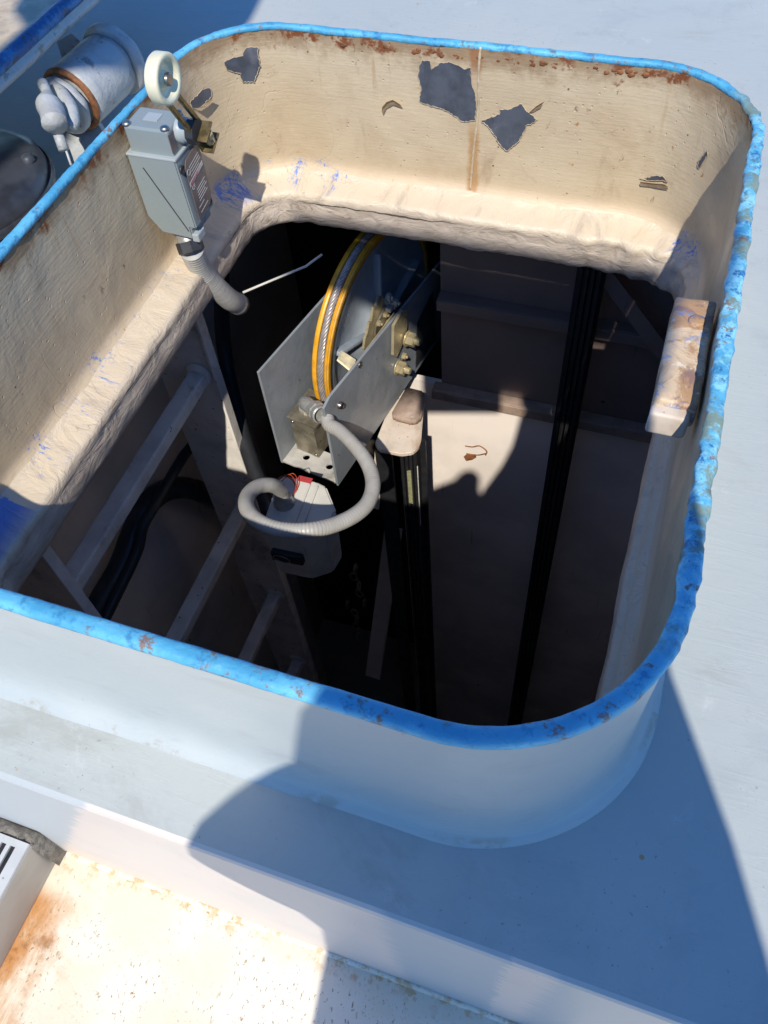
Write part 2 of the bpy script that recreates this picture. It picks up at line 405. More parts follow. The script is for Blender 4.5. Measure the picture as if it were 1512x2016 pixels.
MAT['print'] = simple('printed_ink_pale', (.50, .48, .46), .45, var=.1, bump=0)
MAT['ink'] = simple('printed_ink_dark', (.03, .03, .035), .5, var=.1, bump=0)
MAT['red_ink'] = simple('printed_ink_red', (.45, .05, .05), .5, var=.1, bump=0)
MAT['nylon'] = simple('yellowed_nylon', (.72, .67, .48), .32, var=.08, scale=14, bump=.04)
MAT['nylon'].node_tree.nodes['Principled BSDF'].inputs['Subsurface Weight'].default_value = .35
MAT['nylon'].node_tree.nodes['Principled BSDF'].inputs['Subsurface Radius'].default_value = (.010, .009, .006)
MAT['steel'] = simple('worn_steel', (.42, .38, .34), .38, 1., var=.35, scale=40, dirt=(.14, .10, .07), dirt_amt=.6)
MAT['galv'] = simple('galvanised_steel', (.34, .30, .22), .36, .6, var=.4, scale=22, bump=.2, dirt=(.12, .09, .05), dirt_amt=.75, speck=(.7, .68, .6))
MAT['zinc'] = simple('yellow_zinc', (.56, .47, .28), .34, .45, var=.25, scale=26, dirt=(.22, .17, .08), dirt_amt=.5)
MAT['brass'] = simple('tarnished_brass', (.26, .19, .08), .36, .6, var=.5, scale=60, dirt=(.05, .035, .02), dirt_amt=.8)
MAT['alu'] = simple('cast_aluminium', (.46, .46, .43), .42, .5, var=.2, scale=60, bump=.3, dirt=(.22, .20, .17), dirt_amt=.5)
MAT['bluegrey'] = simple('blue_grey_bracket_paint', (.26, .285, .31), .38, var=.2, scale=9, bump=.4, bd=.002, dirt=(.10, .10, .11), dirt_amt=.55, speck=(.12, .13, .16))
MAT['wheelgrey'] = simple('pale_blue_wheel_paint', (.30, .34, .38), .36, var=.15, scale=12, bump=.5, bd=.002)
MAT['base'] = simple('dirty_white_plate', (.50, .48, .44), .5, var=.2, scale=26, bump=.3, dirt=(.20, .18, .15), dirt_amt=.7, speck=(.08, .07, .06))
MAT['yellow'] = simple('orange_yellow_rim', (.80, .38, .02), .42, var=.25, scale=24, bump=.25, dirt=(.35, .16, .02), dirt_amt=.6)
MAT['groove'] = simple('groove_brown', (.13, .105, .09), .5, .2, var=.4, scale=40, dirt=(.22, .15, .10))
MAT['wire'] = simple('steel_wire_rope', (.44, .40, .38), .30, .35, var=.3, scale=60, bump=.1)
MAT['conduit'] = simple('grey_conduit_pvc', (.42, .405, .37), .45, var=.12, scale=26, bump=.15, dirt=(.24, .21, .18), dirt_amt=.35)
MAT['hose'] = simple('black_rubber', (.022, .024, .028), .45, var=.2, scale=30, dirt=(.06, .06, .06))
MAT['plastic'] = simple('weathered_plastic', (.58, .56, .50), .42, var=.14, scale=22, bump=.25, dirt=(.34, .30, .24), dirt_amt=.6)
MAT['black'] = simple('black_steel', (.018, .018, .02), .5, var=.3, scale=30)
MAT['ladder'] = simple('grimy_beige_steel', (.84, .78, .70), .5, var=.2, scale=14, bump=.4, bd=.002, dirt=(.10, .085, .075), dirt_amt=.75, speck=(.05, .04, .04))
MAT['post'] = simple('rusty_cream_cap', (.66, .56, .46), .55, var=.2, scale=16, bump=.4, dirt=(.38, .25, .15), dirt_amt=.75, speck=(.25, .18, .12))
MAT['rustblock'] = simple('brown_steel_block', (.36, .26, .20), .55, var=.3, scale=22, bump=.5, dirt=(.20, .12, .08), dirt_amt=.7, speck=(.5, .42, .35))
MAT['darkmach'] = simple('dark_grimy_machinery', (.05, .055, .065), .4, var=.5, scale=14, bump=.5, dirt=(.03, .022, .015), dirt_amt=.8)
MAT['ventwhite'] = simple('white_vent_paint', (.52, .53, .52), .45, var=.1, scale=14, bump=.15, dirt=(.40, .40, .37), dirt_amt=.3, speck=(.25, .24, .22))
MAT['ventgrey'] = simple('grey_vent_side', (.40, .38, .34), .5, var=.14, scale=8, bump=.15, dirt=(.20, .18, .15), dirt_amt=.4)
MAT['grime'] = simple('cracked_sealant', (.20, .18, .15), .6, var=.5, scale=60, bump=.8, bd=.003, dirt=(.05, .05, .04), dirt_amt=.8)
MAT['red_wire'] = simple('red_wire', (.45, .06, .02), .4, var=.1, bump=0)
MAT['rust'] = simple('rust', (.26, .10, .035), .7, var=.5, scale=60, bump=.7, bd=.002, dirt=(.10, .035, .015))
MAT['jacket'] = simple('pale_shirt_cloth', (.62, .60, .56), .8, var=.3); MAT['skin'] = simple('skin', (.50, .30, .20), .5, var=.1)  # unseen shirt made pale to bounce light into the hatch
MAT['chev'] = simple('pale_woven_strap', (.28, .28, .15), .6, var=.3, scale=120)

# ------------------------------------------------------------------ hatch outline
HX, HY, HA, HB = -.324, .70275, .4185, .50025
RAD = {(1, 1): .1605, (1, -1): .174, (-1, 1): .140, (-1, -1): .140}
def outline(step=.006):
    """Outer edge of the rim, counter-clockwise from the right side: list of (pos, normal, s)."""
    out = []; s = 0
    def add(p, n):
        nonlocal s
        if out: s += (Vector(p)-out[-1][0].xy).length
        out.append((Vector((p[0], p[1], 0)), Vector((n[0], n[1], 0)), s))
    def line(p, q, n):
        L = math.dist(p, q); k = max(1, int(L/step))
        for i in range(k): add((p[0]+(q[0]-p[0])*i/k, p[1]+(q[1]-p[1])*i/k), n)
    def arc(c, r, a0):
        k = max(8, int(r*PI/2/step))
        for i in range(k):
            a = a0+PI/2*i/k; add((c[0]+r*math.cos(a), c[1]+r*math.sin(a)), (math.cos(a), math.sin(a)))
    x0, x1, y0, y1 = HX-HA, HX+HA, HY-HB, HY+HB
    r = RAD[1, 1]; rb = RAD[1, -1]; rl = RAD[-1, 1]; rc = RAD[-1, -1]
    line((x1, y0+rb), (x1, y1-r), (1, 0)); arc((x1-r, y1-r), r, 0)
    line((x1-r, y1), (x0+rl, y1), (0, 1)); arc((x0+rl, y1-rl), rl, PI/2)
    line((x0, y1-rl), (x0, y0+rc), (-1, 0)); arc((x0+rc, y0+rc), rc, PI)
    line((x0+rc, y0), (x1-rb, y0), (0, -1)); arc((x1-rb, y0+rb), rb, 1.5*PI)
    return out
OUT = outline()
def nz(x, y, z, sc): return mnoise.noise(Vector((x*sc, y*sc, z*sc)))
def sweep(bm, prof, disp=None, closed_prof=False, out=None):
    """prof: list of (off, z, v) or fn(i)->list. Returns with UV (u = s, v)."""
    out = out or OUT
    uvl = bm.loops.layers.uv.verify(); rings = []
    for i, (p, n, s) in enumerate(out):
        pr = prof(i, p, n, s) if callable(prof) else prof
        ring = []
        for off, z, v in pr:
            q = p+n*off+Vector((0, 0, z))
            if disp: q = disp(q, n, s, off, z)
            ring.append((bm.verts.new(q), s, v))
        rings.append(ring)
    N = len(rings); M = len(rings[0]); tot = out[-1][2]+.006
    for i in range(N):
        A = rings[i]; B = rings[(i+1) % N]; sb = B[0][1] if i < N-1 else tot
        for k in range(M if closed_prof else M-1):
            l = (k+1) % M
            f = bm.faces.new((A[k][0], B[k][0], B[l][0], A[l][0]))
            for lp, uv in zip(f.loops, ((A[k][1], A[k][2]), (sb, B[k][2]), (sb, B[l][2]), (A[l][1], A[l][2]))): lp[uvl].uv = uv
    bmesh.ops.recalc_face_normals(bm, faces=bm.faces)

# ------------------------------------------------------------------ deck (structure)
ZD = -.24; YE = .109; ZP = -.77
bm = new()
ring = [p+n*(-.008)+Vector((0, 0, ZD)) for p, n, s in OUT]
X0, X1, Y0, Y1 = -6., 5., YE+.006, 8.
c = Vector((HX, HY, 0))
def to_rect(p):
    d = Vector((p.x-c.x, p.y-c.y)); t = min([(X1-c.x)/d.x if d.x > 1e-9 else 1e9, (X0-c.x)/d.x if d.x < -1e-9 else 1e9,
        (Y1-c.y)/d.y if d.y > 1e-9 else 1e9, (Y0-c.y)/d.y if d.y < -1e-9 else 1e9])
    return Vector((c.x+d.x*t, c.y+d.y*t, ZD))
cs = [Vector((X1, Y1, ZD)), Vector((X0, Y1, ZD)), Vector((X0, Y0, ZD)), Vector((X1, Y0, ZD))]
ang = lambda p: math.atan2(p.y-c.y, p.x-c.x)
A = [bm.verts.new(p) for p in ring]; B = [bm.verts.new(to_rect(p)) for p in ring]
for i in range(len(ring)):
    j = (i+1) % len(ring); a0, a1 = ang(B[i].co), ang(B[j].co); f = [A[i], A[j], B[j]]
    for q in cs:
        aq = ang(q)
        if (a0 < aq < a1 and a1-a0 < 1): f.append(bm.verts.new(q))
    f.append(B[i]); bm.faces.new(f)
bmesh.ops.recalc_face_normals(bm, faces=bm.faces)
deck = struct(obj('deck', bm, MAT['deck']))
# rounded deck edge and vertical front face down to the platform
bm = new(); pr = [(YE+.006, ZD), (YE+.002, ZD-.002), (YE, ZD-.007), (YE, ZP-.02)]
for k in range(len(pr)-1):
    nx = 60
    for i in range(nx):
        xa = -6+11*i/nx; xb = -6+11*(i+1)/nx
        bm.faces.new([bm.verts.new(v) for v in ((xa, pr[k][0], pr[k][1]), (xb, pr[k][0], pr[k][1]), (xb, pr[k+1][0], pr[k+1][1]), (xa, pr[k+1][0], pr[k+1][1]))])
bmesh.ops.remove_doubles(bm, verts=bm.verts, dist=1e-5)
struct(obj('deck_front_edge', bm, MAT['strip'], smooth=False))
# weld bead along the foot of the front face
bm = new(); tube(bm, [(-5+.03*i, YE-.001+.0012*mnoise.noise(Vector((i*.9, 0, 0))), ZP+.003) for i in range(300)], .006, 8)
struct(obj('deck_edge_weld_bead', bm, MAT['platform'], smooth=True))
bm = new(); bm.faces.new([bm.verts.new(v) for v in ((-6, -6, ZP), (5, -6, ZP), (5, YE+.0, ZP), (-6, YE+.0, ZP))])
struct(obj('lower_platform', bm, MAT['platform']))

# ------------------------------------------------------------------ hatch coaming
hc = thing('hatch_coaming', 'open steel hatch frame with chipped blue rim, cream inside and pale blue outside', 'hatch', (HX, HY, ZD))
# rim bar
def rimdisp(q, n, s, off, z):
    right = max(0, min(1, (q.x-.03)/.04))*max(0, min(1, (q.y-.3)/.08))
    a = .0006+.0016*right
    w = .0010*mnoise.noise(q*9)+a*mnoise.noise(q*52)+a*.8*mnoise.noise(q*120)
    return q+n*w+Vector((0, 0, w))
def rim_prof(i, p, n, s):
    t = max(0, min(1, (p.y-.45)/.4)) if p.x < .04 else 0
    t = max(t, max(0, min(1, (p.y-.95)/.15)))
    w = .0085-.0024*t; h = .0064-.0014*t; out = []
    for k in range(14):
        a = 2*PI*k/14; cx = math.copysign(abs(math.cos(a))**.75, math.cos(a)); sx = math.copysign(abs(math.sin(a))**.75, math.sin(a))
        out.append((-.0003-.0085+(.0085-w)*.15+w*cx, -.0068+h*sx, k/14))
    return out
prof = rim_prof
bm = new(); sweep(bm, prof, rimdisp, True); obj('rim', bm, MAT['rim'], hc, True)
# inner wall
zs = [-.008-.20*i/22 for i in range(23)]+[-.216, -.222, -.228, -.234, -.240, -.246]
def iw(i, p, n, s):
    r = []
    for z in zs:
        t = -z/.24; off = -.0135-.004*t
        if z < -.222: off -= .012*((-z-.222)/.020)**2
        r.append((off, z, -z))
    return r
def iwd(q, n, s, off, z): return q+n*(.0022*mnoise.noise(q*6)+.0008*mnoise.noise(q*28))
bm = new(); sweep(bm, iw, iwd); obj('inner_wall', bm, MAT['inner'], hc, True)
# outer wall with flared weld
def ow(i, p, n, s):
    return [(-.0045, -.008, .008), (-.0045, -.06, .06), (-.0045, -.12, .12), (-.004, -.17, .17), (-.0035, -.19, .19), (-.002, -.208, .2), (.001, -.219, .21), (.005, -.228, .22), (.0095, -.2335, .23), (.013, -.2355, .235), (.0155, -.238, .24), (.017, -.2402, .24)]
def owd(q, n, s, off, z): return q+n*(.0016*mnoise.noise(q*5)+(.0035*mnoise.noise(q*9+Vector((5, 0, 0))) if z < -.21 else 0))
bm = new(); sweep(bm, ow, owd); obj('outer_wall', bm, MAT['outer'], hc, True)
# inward flange with rolled, wrinkled lip
def flw(p):
    """flange width by side"""
    w = .052
    if p.x > HX+HA-.10: w = .052-.028*min(1, (p.x-(HX+HA-.10))/.08)
    return w
def lp(i, p, n, s):
    w = flw(p)
    P = [(-.0130, -.224), (-.021, -.2345), (-.030, -.240), (-.030-.35*(w-.02), -.2435), (-.030-.7*(w-.02), -.246), (-.016-w+.006, -.2475), (-.016-w+.001, -.2495), (-.016-w-.002, -.254),
         (-.016-w-.003, -.262), (-.016-w-.001, -.268), (-.016-w-.0045, -.278), (-.016-w-.003, -.290), (-.016-w-.002, -.302), (-.016-w+.001, -.311), (-.016-w+.008, -.315), (-.02, -.318), (-.004, -.318)]
    return [(a, b, -b) for a, b in P]
def lpd(q, n, s, off, z):
    k = 0 if off > -.03 and z > -.3 else 1
    far = max(0, min(1, (q.y-1.0)/.1)); am = .20+.26*far
    fold = abs(mnoise.noise(Vector((q.x*26, q.y*26, q.z*40+7))))
    w = k*am*(.0075*mnoise.noise(Vector((q.x*14, q.y*14, q.z*22)))+.004*mnoise.noise(Vector((q.x*34, q.y*34, q.z*60)))+.007*(fold-.2))
    if q.x > -.15: w += far*.006*mnoise.noise(q*60)*k
    return q+n*w+Vector((0, 0, k*(.3+.35*far)*(.005*mnoise.noise(q*12+Vector((9, 0, 0)))+(.003*mnoise.noise(q*45) if z > -.3 else .004*mnoise.noise(q*70)))))
bm = new(); sweep(bm, lp, lpd); obj('flange_lip', bm, MAT['lip'], hc, True)
# weld seam on the far wall
def far_wall(px, py, off=.0):
    """point of the coaming's inner wall seen at a photo pixel, on the far side and its rounded corners"""
    lo, hi = .5, 3.5
    def inside(t):
        q = CAM+ray(px, py)*t; x = abs(q.x-HX); y = q.y-HY
        r = RAD[(1 if q.x > HX else -1, 1)]; ix = x-HA+r; iy = abs(y)-HB+r
        d = math.hypot(max(ix, 0), max(iy, 0))+min(max(ix, iy), 0)-r
        tt = max(0, min(1, -q.z/.24)); return d < -.0135-.004*tt-off
    while hi-lo > 1e-5:
        m_ = (lo+hi)/2
        if inside(m_): lo = m_
        else: hi = m_
    return CAM+ray(px, py)*lo
def wall_n(q):
    x = q.x-HX; y = q.y-HY; sx = 1 if x > 0 else -1; r = RAD[(sx, 1)]
    ix = abs(x)-HA+r; iy = y-HB+r
    if ix > 0 and iy > 0: v = Vector((-sx*ix, -iy, 0)); return v.normalized()
    return Vector((0, -1, 0)) if iy > ix else Vector((-sx, 0, 0))
bm = new()
sp = catmull([far_wall(946, 92), far_wall(942, 150), far_wall(941, 220), far_wall(932, 300), far_wall(926, 372)], 14)
tube(bm, sp, .0035, 8, lambda i, s: .0022+.0012*mnoise.noise(Vector((i*.7, 0, 0))))
obj('weld_seam', bm, MAT['flake'], hc, True)
# scabs of rust hanging under the rim on the far wall
bm = new()
for cx_, cy_, w_, h_ in ((730, 66, 20, 8), (765, 72, 10, 5), (946, 103, 9, 12), (1004, 97, 24, 8), (1048, 100, 13, 7), (1074, 103, 6, 8), (1096, 108, 8, 9), (1180, 112, 22, 6), (1250, 132, 15, 9), (1276, 122, 8, 7), (905, 82, 10, 5), (862, 80, 8, 4), (820, 76, 7, 5), (680, 60, 9, 4), (1215, 124, 8, 4)):
    bm = new()
    for k in range(4):
        q = far_wall(cx_+random.uniform(-w_, w_), cy_+5+random.uniform(-h_, h_)*.8); q.z = min(q.z, -.017-random.random()*.006); n_ = wall_n(q)
        r_ = random.uniform(.0015, .0055)
        bmesh.ops.create_icosphere(bm, subdivisions=2, radius=1, matrix=Matrix.Translation(q)@n_.to_track_quat('Z', 'Y').to_matrix().to_4x4()@Matrix.Diagonal((r_, r_*.7, r_*.35, 1)))
    for v in bm.verts: v.co += Vector((1, 1, 1))*.001*mnoise.noise(v.co*300)
    obj('rust_scab', bm, MAT['rust'], hc, True)
# bare primer patches where paint has peeled, with raised torn edges
patches = [
 [(440,120),(452,114),(478,108),(480,98),(484,92),(497,90),(508,92),(509,112),(512,128),(508,140),(500,160),(478,160),(472,150),(474,142),(458,141),(447,137),(441,128)],
 [(832,118),(848,118),(850,136),(868,122),(885,120),(905,128),(914,134),(928,132),(929,160),(936,182),(939,212),(936,236),(912,238),(880,216),(826,199),(830,170),(824,150),(826,130)],
 [(947,237),(968,229),(984,223),(984,213),(1004,214),(1027,202),(1038,218),(1059,234),(1046,243),(1037,246),(1024,275),(998,297),(987,286),(972,262),(960,246)],
 [(372,205),(374,196),(386,188),(392,178),(402,174),(412,172),(415,180),(413,190),(404,200),(390,212),(378,214)],
 [(1394,296),(1397,303),(1388,318),(1380,331),(1376,328),(1378,316)],
 [(1262,350),(1280,347),(1290,344),(1308,346),(1315,356),(1300,354),(1285,354),(1272,353)],
]
for k, pp in enumerate(patches):
    # subdivide + roughen
    Q = []
    for i in range(len(pp)):
        a, b = pp[i], pp[(i+1) % len(pp)]; nn = max(1, int(math.dist(a, b)/3.2))
        for j in range(nn):
            t = j/nn; Q.append((a[0]+(b[0]-a[0])*t+random.uniform(-1, 1)*1.3, a[1]+(b[1]-a[1])*t+random.uniform(-1, 1)*1.3))
    pts = [far_wall(x, y) for x, y in Q]; ns = [wall_n(q) for q in pts]
    bm = new(); vs = [bm.verts.new(q+n_*.0026) for q, n_ in zip(pts, ns)]
    f = bm.faces.new(vs); bmesh.ops.triangulate(bm, faces=[f])
    if sum(n_.dot(fc.normal) for fc in bm.faces for n_ in ns[:1]) < 0: bmesh.ops.reverse_faces(bm, faces=bm.faces)
    obj('bare_primer_patch', bm, MAT['primer'], hc)
    bm = new(); rim_pts = [q+n_*.0024 for q, n_ in zip(pts, ns)]
    tube(bm, rim_pts+[rim_pts[0]], .0011, 5, lambda i, s: .0005+.0007*abs(mnoise.noise(Vector((i*.6, k, 0)))))
    obj('torn_paint_edge', bm, MAT['flake'], hc, True)
def curl(pp, lift, name='curled_flake'):
    """thin flap of paint standing off the wall: first edge stays on the wall, last row lifts"""
    bm = new(); rows = []
    for r_i, row in enumerate(pp):
        rows.append([bm.verts.new(far_wall(x, y)+wall_n(far_wall(x, y))*(.0032+lift*(r_i/(len(pp)-1))**1.6)) for x, y in row])
    for a, b in zip(rows, rows[1:]):
        for i in range(len(a)-1): bm.faces.new((a[i], a[i+1], b[i+1], b[i]))
    bmesh.ops.solidify(bm, geom=bm.faces[:], thickness=.0007); bmesh.ops.recalc_face_normals(bm, faces=bm.faces)
    obj(name, bm, MAT['flake'], hc)
curl([[(756, 225), (762, 212), (775, 205), (795, 212)], [(754, 215), (762, 200), (776, 196), (793, 206)], [(757, 203), (766, 193), (778, 189), (792, 198)]], .008)
curl([[(1040, 222), (1052, 218), (1066, 210)], [(1044, 218), (1056, 208), (1070, 200)], [(1046, 214), (1058, 203), (1076, 192)]], .006)
curl([[(1262, 364), (1284, 366), (1318, 372)], [(1262, 356), (1285, 358), (1318, 364)], [(1264, 351), (1286, 354), (1314, 357)]], .006)
curl([[(380, 214), (396, 208), (410, 196)], [(384, 216), (400, 206), (414, 192)]], .008)

# ------------------------------------------------------------------ stop block on the right wall
sb = thing('stop_block', 'rusty cream steel bar with blue paint smears fixed to the right inner wall', 'steel bar', (.054, .708, -.083))
bm = new(); box(bm, (.0545, .708, -.0665), (.044, 0, 0), (0, .162, 0), (0, 0, .034), .004, 3)
for _ in range(2): bmesh.ops.subdivide_edges(bm, edges=[e for e in bm.edges if e.calc_length() > .02], cuts=2, use_grid_fill=True)
for v in bm.verts: v.co += Vector((1, .6, 1))*(.0015*mnoise.noise(v.co*45))
obj('bar', bm, MAT['block'], sb, True)
bm = new(); box(bm, (.0515, .622, -.0735), (.040, 0, 0), (0, .016, 0), (0, 0, .030), .004, 3)
for v in bm.verts: v.co += Vector((1, .6, 1))*(.0012*mnoise.noise(v.co*60))
obj('end_foot', bm, MAT['post'], sb, True)
bm = new(); q = atz(1372, 632, -.0485); lathe(bm, q, (0, 0, 1), [(-.004, .009), (.001, .009), (.002, .007), (.0025, 0)], 14); obj('rivet', bm, MAT['block'], sb, True)

# ------------------------------------------------------------------ limit switch
LX, LY = -.725, .884
ls = thing('limit_switch', 'grey roller lever limit switch box bolted to the left inner wall', 'limit switch', (-.69, .91, -.18))
def hull_poly(bm, pts_front, dy):
    quad_prism(bm, pts_front, dy)
bm = new()
yb = LY+.062
fp = [(-.725, LY, -.043), (-.649, LY, -.041), (-.646, LY, -.152), (-.656, LY, -.152), (-.656, LY, -.172), (-.708, LY, -.168), (-.725, LY, -.142)]
quad_prism(bm, fp, (0, .062, 0)); bmesh.ops.bevel(bm, geom=bm.edges[:], offset=.002, segments=2, affect='EDGES')
obj('body', bm, MAT['grey_box'], ls)
bm = new(); box(bm, (-.6535, LY+.012, -.170), (.012, 0, 0), (0, .022, 0), (0, 0, .014), .002); obj('latch_tab', bm, MAT['grey_box2'], ls)
bm = new(); box(bm, (-.686, LY+.031, -.0235), (.068, 0, 0), (0, .050, 0), (0, 0, .0395), .003); obj('head', bm, MAT['grey_box'], ls)
bm = new(); box(bm, (-.6865, LY+.031, -.0425), (.078, 0, 0), (0, .0635, 0), (0, 0, .004), .0012); obj('gasket_line', bm, MAT['grey_box2'], ls)
# cover groove line on the front face
bm = new(); a = aty(282, 330, LY); b = aty(372, 455, LY); tube(bm, [a+(b-a)*i/6+Vector((0, -.0004, 0)) for i in range(7)], .0008, 6); obj('cover_seam', bm, MAT['ink'], ls)
# nameplate on the right face
XF = -.6462
def rf(u, v, e=.0):   # u 0..1 along y, v 0..1 downwards
    return Vector((XF+.0012+e, LY+.012+.044*u, -.052-.088*v))
bm = new(); quad_prism(bm, [rf(0, .10), rf(.15, .0), rf(1.05, -.06), rf(1.05, .86), rf(.85, 1.0), rf(0, 1.04)], (.0012, 0, 0)); npl = obj('nameplate', bm, MAT['plate_dark'], ls)
bm = new(); quad_prism(bm, [rf(0, .36, .0013), rf(1, .26, .0013), rf(1, .33, .0013), rf(0, .43, .0013)], (.0004, 0, 0))
obj('label_band', bm, MAT['print'], npl)
def text(s, org, xdir, ydir, size, mat, parent, name='lettering', ext=.0002):
    cu = bpy.data.curves.new(name, 'FONT'); cu.body = s; cu.size = size; cu.extrude = ext; cu.resolution_u = 2
    tmp = bpy.data.objects.new(name, cu); C.objects.link(tmp)
    dg = bpy.context.evaluated_depsgraph_get(); me = bpy.data.meshes.new_from_object(tmp.evaluated_get(dg))
    bpy.data.objects.remove(tmp)
    xd = Vector(xdir).normalized(); yd = Vector(ydir).normalized(); zd = xd.cross(yd)
    M_ = Matrix(((xd.x, yd.x, zd.x, org[0]), (xd.y, yd.y, zd.y, org[1]), (xd.z, yd.z, zd.z, org[2]), (0, 0, 0, 1)))
    bm = new(); bm.from_mesh(me); bmesh.ops.transform(bm, matrix=M_, verts=bm.verts); bpy.data.meshes.remove(me)
    return obj(name, bm, mat, parent)
yv = Vector((0, .044, .0088)); zv = Vector((0, 0, 1))
text('802T-AP', rf(.03, .42, .0018), yv, zv, .0068, MAT['red_ink'], npl)
text('CE', rf(.06, .52, .0014), yv, zv, .0085, MAT['print'], npl)
yd_ = yv.normalized()
for u0_, u1_, v_ in ((.20, .95, .08), (.20, .90, .13), (.28, .95, .18), (.20, .80, .23), (.30, .9, .52), (.30, .85, .57), (.30, .95, .62), (.30, .8, .67), (.30, .9, .72), (.15, .55, .80), (.2, .75, .90)):
    bm = new(); a0 = rf(u0_, v_+.08*(1-u0_), .0014); a1 = rf(u1_, v_+.08*(1-u1_), .0014); d_ = a1-a0
    box(bm, (a0+a1)/2, d_, (.0003, 0, 0), (0, 0, .0011)); obj('fine_print_line', bm, MAT['print'], npl)
bm = new(); lathe(bm, rf(.12, .20, .0012), (1, 0, 0), [(0, .0035), (.0004, .0035), (.0004, .0045), (0, .0045)], 20); obj('approval_mark', bm, MAT['print'], npl)
# fixing holes
for yy, z_ in ((LY+.008, -.060), (LY+.051, -.140)):
    bm = new(); lathe(bm, (XF-.001, yy, z_), (1, 0, 0), [(0, .0062), (.0018, .0062), (.0024, .0052), (.0016, .0045), (.0012, 0)], 20); obj('fixing_screw_recess', bm, MAT['ink'], ls, True)
# head screws
for x_, y_ in ((-.716, LY+.011), (-.658, LY+.011), (-.658, LY+.050)):
    bm = new(); lathe(bm, (x_, y_, -.004), (0, 0, 1), [(0, .0062), (.0012, .0062), (.0035, .0055), (.0045, .003), (.0048, 0)], 18); obj('head_screw', bm, MAT['steel'], ls, True)
bm = new(); box(bm, (-.688, LY+.034, -.0033), (.022, 0, 0), (0, .018, 0), (0, 0, .0012)); obj('top_label', bm, MAT['grey_box2'], ls)
# side slots of the head
bm = new(); box(bm, (-.6517, LY+.012, -.022), (.0012, 0, 0), (0, .014, 0), (0, 0, .026)); obj('head_side_plate', bm, MAT['plate_dark'], ls)
# shaft and hub
SH = Vector((-.652, LY+.036, -.018))
bm = new(); lathe(bm, SH, (1, 0, 0), [(0, .017), (.010, .017), (.011, .015), (.014, .015), (.015, .013), (.016, 0)], 28); obj('shaft_collar', bm, MAT['grey_box2'], ls, True)
bm = new(); lathe(bm, SH+Vector((.016, 0, 0)), (1, 0, 0), [(0, 0), (0, .017), (.012, .017), (.012, 0)], 8); obj('lever_hub', bm, MAT['hose'], ls)
# roller and lever
RC = atx(322, 155, -.619)       # roller centre
ax = Vector((1, 0, 0))
hubp = atx(393, 262, -.628)     # clamp bolt
bm = new()
for off in (Vector((0, -.009, -.006)), Vector((0, .010, .006))):
    a = RC+Vector((-.012, 0, 0))+off*.8; b = hubp+off
    d_ = (b-a).normalized(); u_ = d_.cross(ax).normalized()
    box(bm, (a+b)/2, (b-a)*1.06, u_*.0065, ax*.0055, .0008)
obj('lever_bars', bm, MAT['brass'], ls)
bm = new(); d_ = (hubp-RC).normalized(); u_ = d_.cross(ax).normalized()
box(bm, hubp+d_*.006, d_*.034, u_*.030, ax*.003, .0006); box(bm, hubp+d_*.022+ax*.008, d_*.003, u_*.030, ax*.019, .0006)
box(bm, hubp-d_*.006+ax*.008, d_*.003, u_*.030, ax*.019, .0006)
obj('clamp_bracket', bm, MAT['brass'], ls)
bm = new(); lathe(bm, hubp-d_*.002+ax*.010, d_, [(0, 0), (0, .0095), (.007, .0095), (.007, 0)], 6); lathe(bm, hubp+d_*.006+ax*.010, d_, [(0, 0), (0, .007), (.012, .007), (.012, 0)], 18)
obj('clamp_bolt', bm, MAT['zinc'], ls)
# roller: thick nylon disc with recessed face
rr = .0300
bm = new(); lathe(bm, RC-ax*.009, ax, [(0, 0), (0, rr*.96), (.0015, rr), (.0150, rr), (.0172, rr*.965), (.0172, rr*.80), (.0155, rr*.74), (.0098, rr*.66), (.0082, rr*.42), (.0085, rr*.30), (.0135, rr*.28), (.0142, rr*.24), (.0142, 0)], 56)
roller = obj('roller', bm, MAT['nylon'], ls, True)
bm = new(); lathe(bm, RC+ax*.0052, ax, [(0, .0082), (.001, .0082), (.0038, .0075), (.0046, .0062), (.0046, 0)], 24); obj('roller_pin', bm, MAT['steel'], roller, False)
# gland under the body
G0 = atz(345, 468, -.170); G1 = atz(382, 512, -.215)
G0 = Vector((-.690, LY+.030, -.170)); gd = (Vector((-.672, .893, -.215))-G0).normalized()
bm = new(); lathe(bm, G0, gd, [(0, .013), (.012, .013), (.013, .016), (.018, .016), (.019, .0155), (.022, .0165), (.026, .0165)], 26); obj('gland_ring', bm, MAT['alu'], ls, True)
bm = new(); lathe(bm, G0+gd*.026, gd, [(0, 0), (0, .0205), (.016, .0205), (.019, .0175), (.019, 0)], 8); obj('gland_nut', bm, MAT['darkmach'], ls)
GE = G0+gd*.045

# ------------------------------------------------------------------ conduits
def ribbed(r, pitch=.0056, amp=.0009): return lambda i, s: r+amp*math.sin(2*PI*s/pitch)
def fine(P, step=.0012):
    Q = catmull(P, 40); out = [Q[0]]; acc = 0
    for a, b in zip(Q, Q[1:]):
        acc += (b-a).length
        if acc >= step: out.append(b); acc = 0
    return out
cd1 = thing('flexible_conduit', 'short grey ribbed conduit dropping from the limit switch over the flange', 'conduit', tuple(GE))
bm = new(); tube(bm, fine([GE-gd*.004, atz(398, 535, -.262), atz(425, 565, -.305), atz(450, 588, -.345), atz(466, 597, -.375)]), .0178, 18, ribbed(.0178)); obj('conduit_sleeve', bm, MAT['conduit'], cd1, True)
bm = new(); q = atz(466, 597, -.375); d_ = (q-atz(450, 588, -.345)).normalized(); lathe(bm, q-d_*.004, d_, [(0, .0178), (.004, .0192), (.016, .0192), (.020, .013), (.020, 0)], 22); obj('conduit_end_fitting', bm, MAT['alu'], cd1, True)

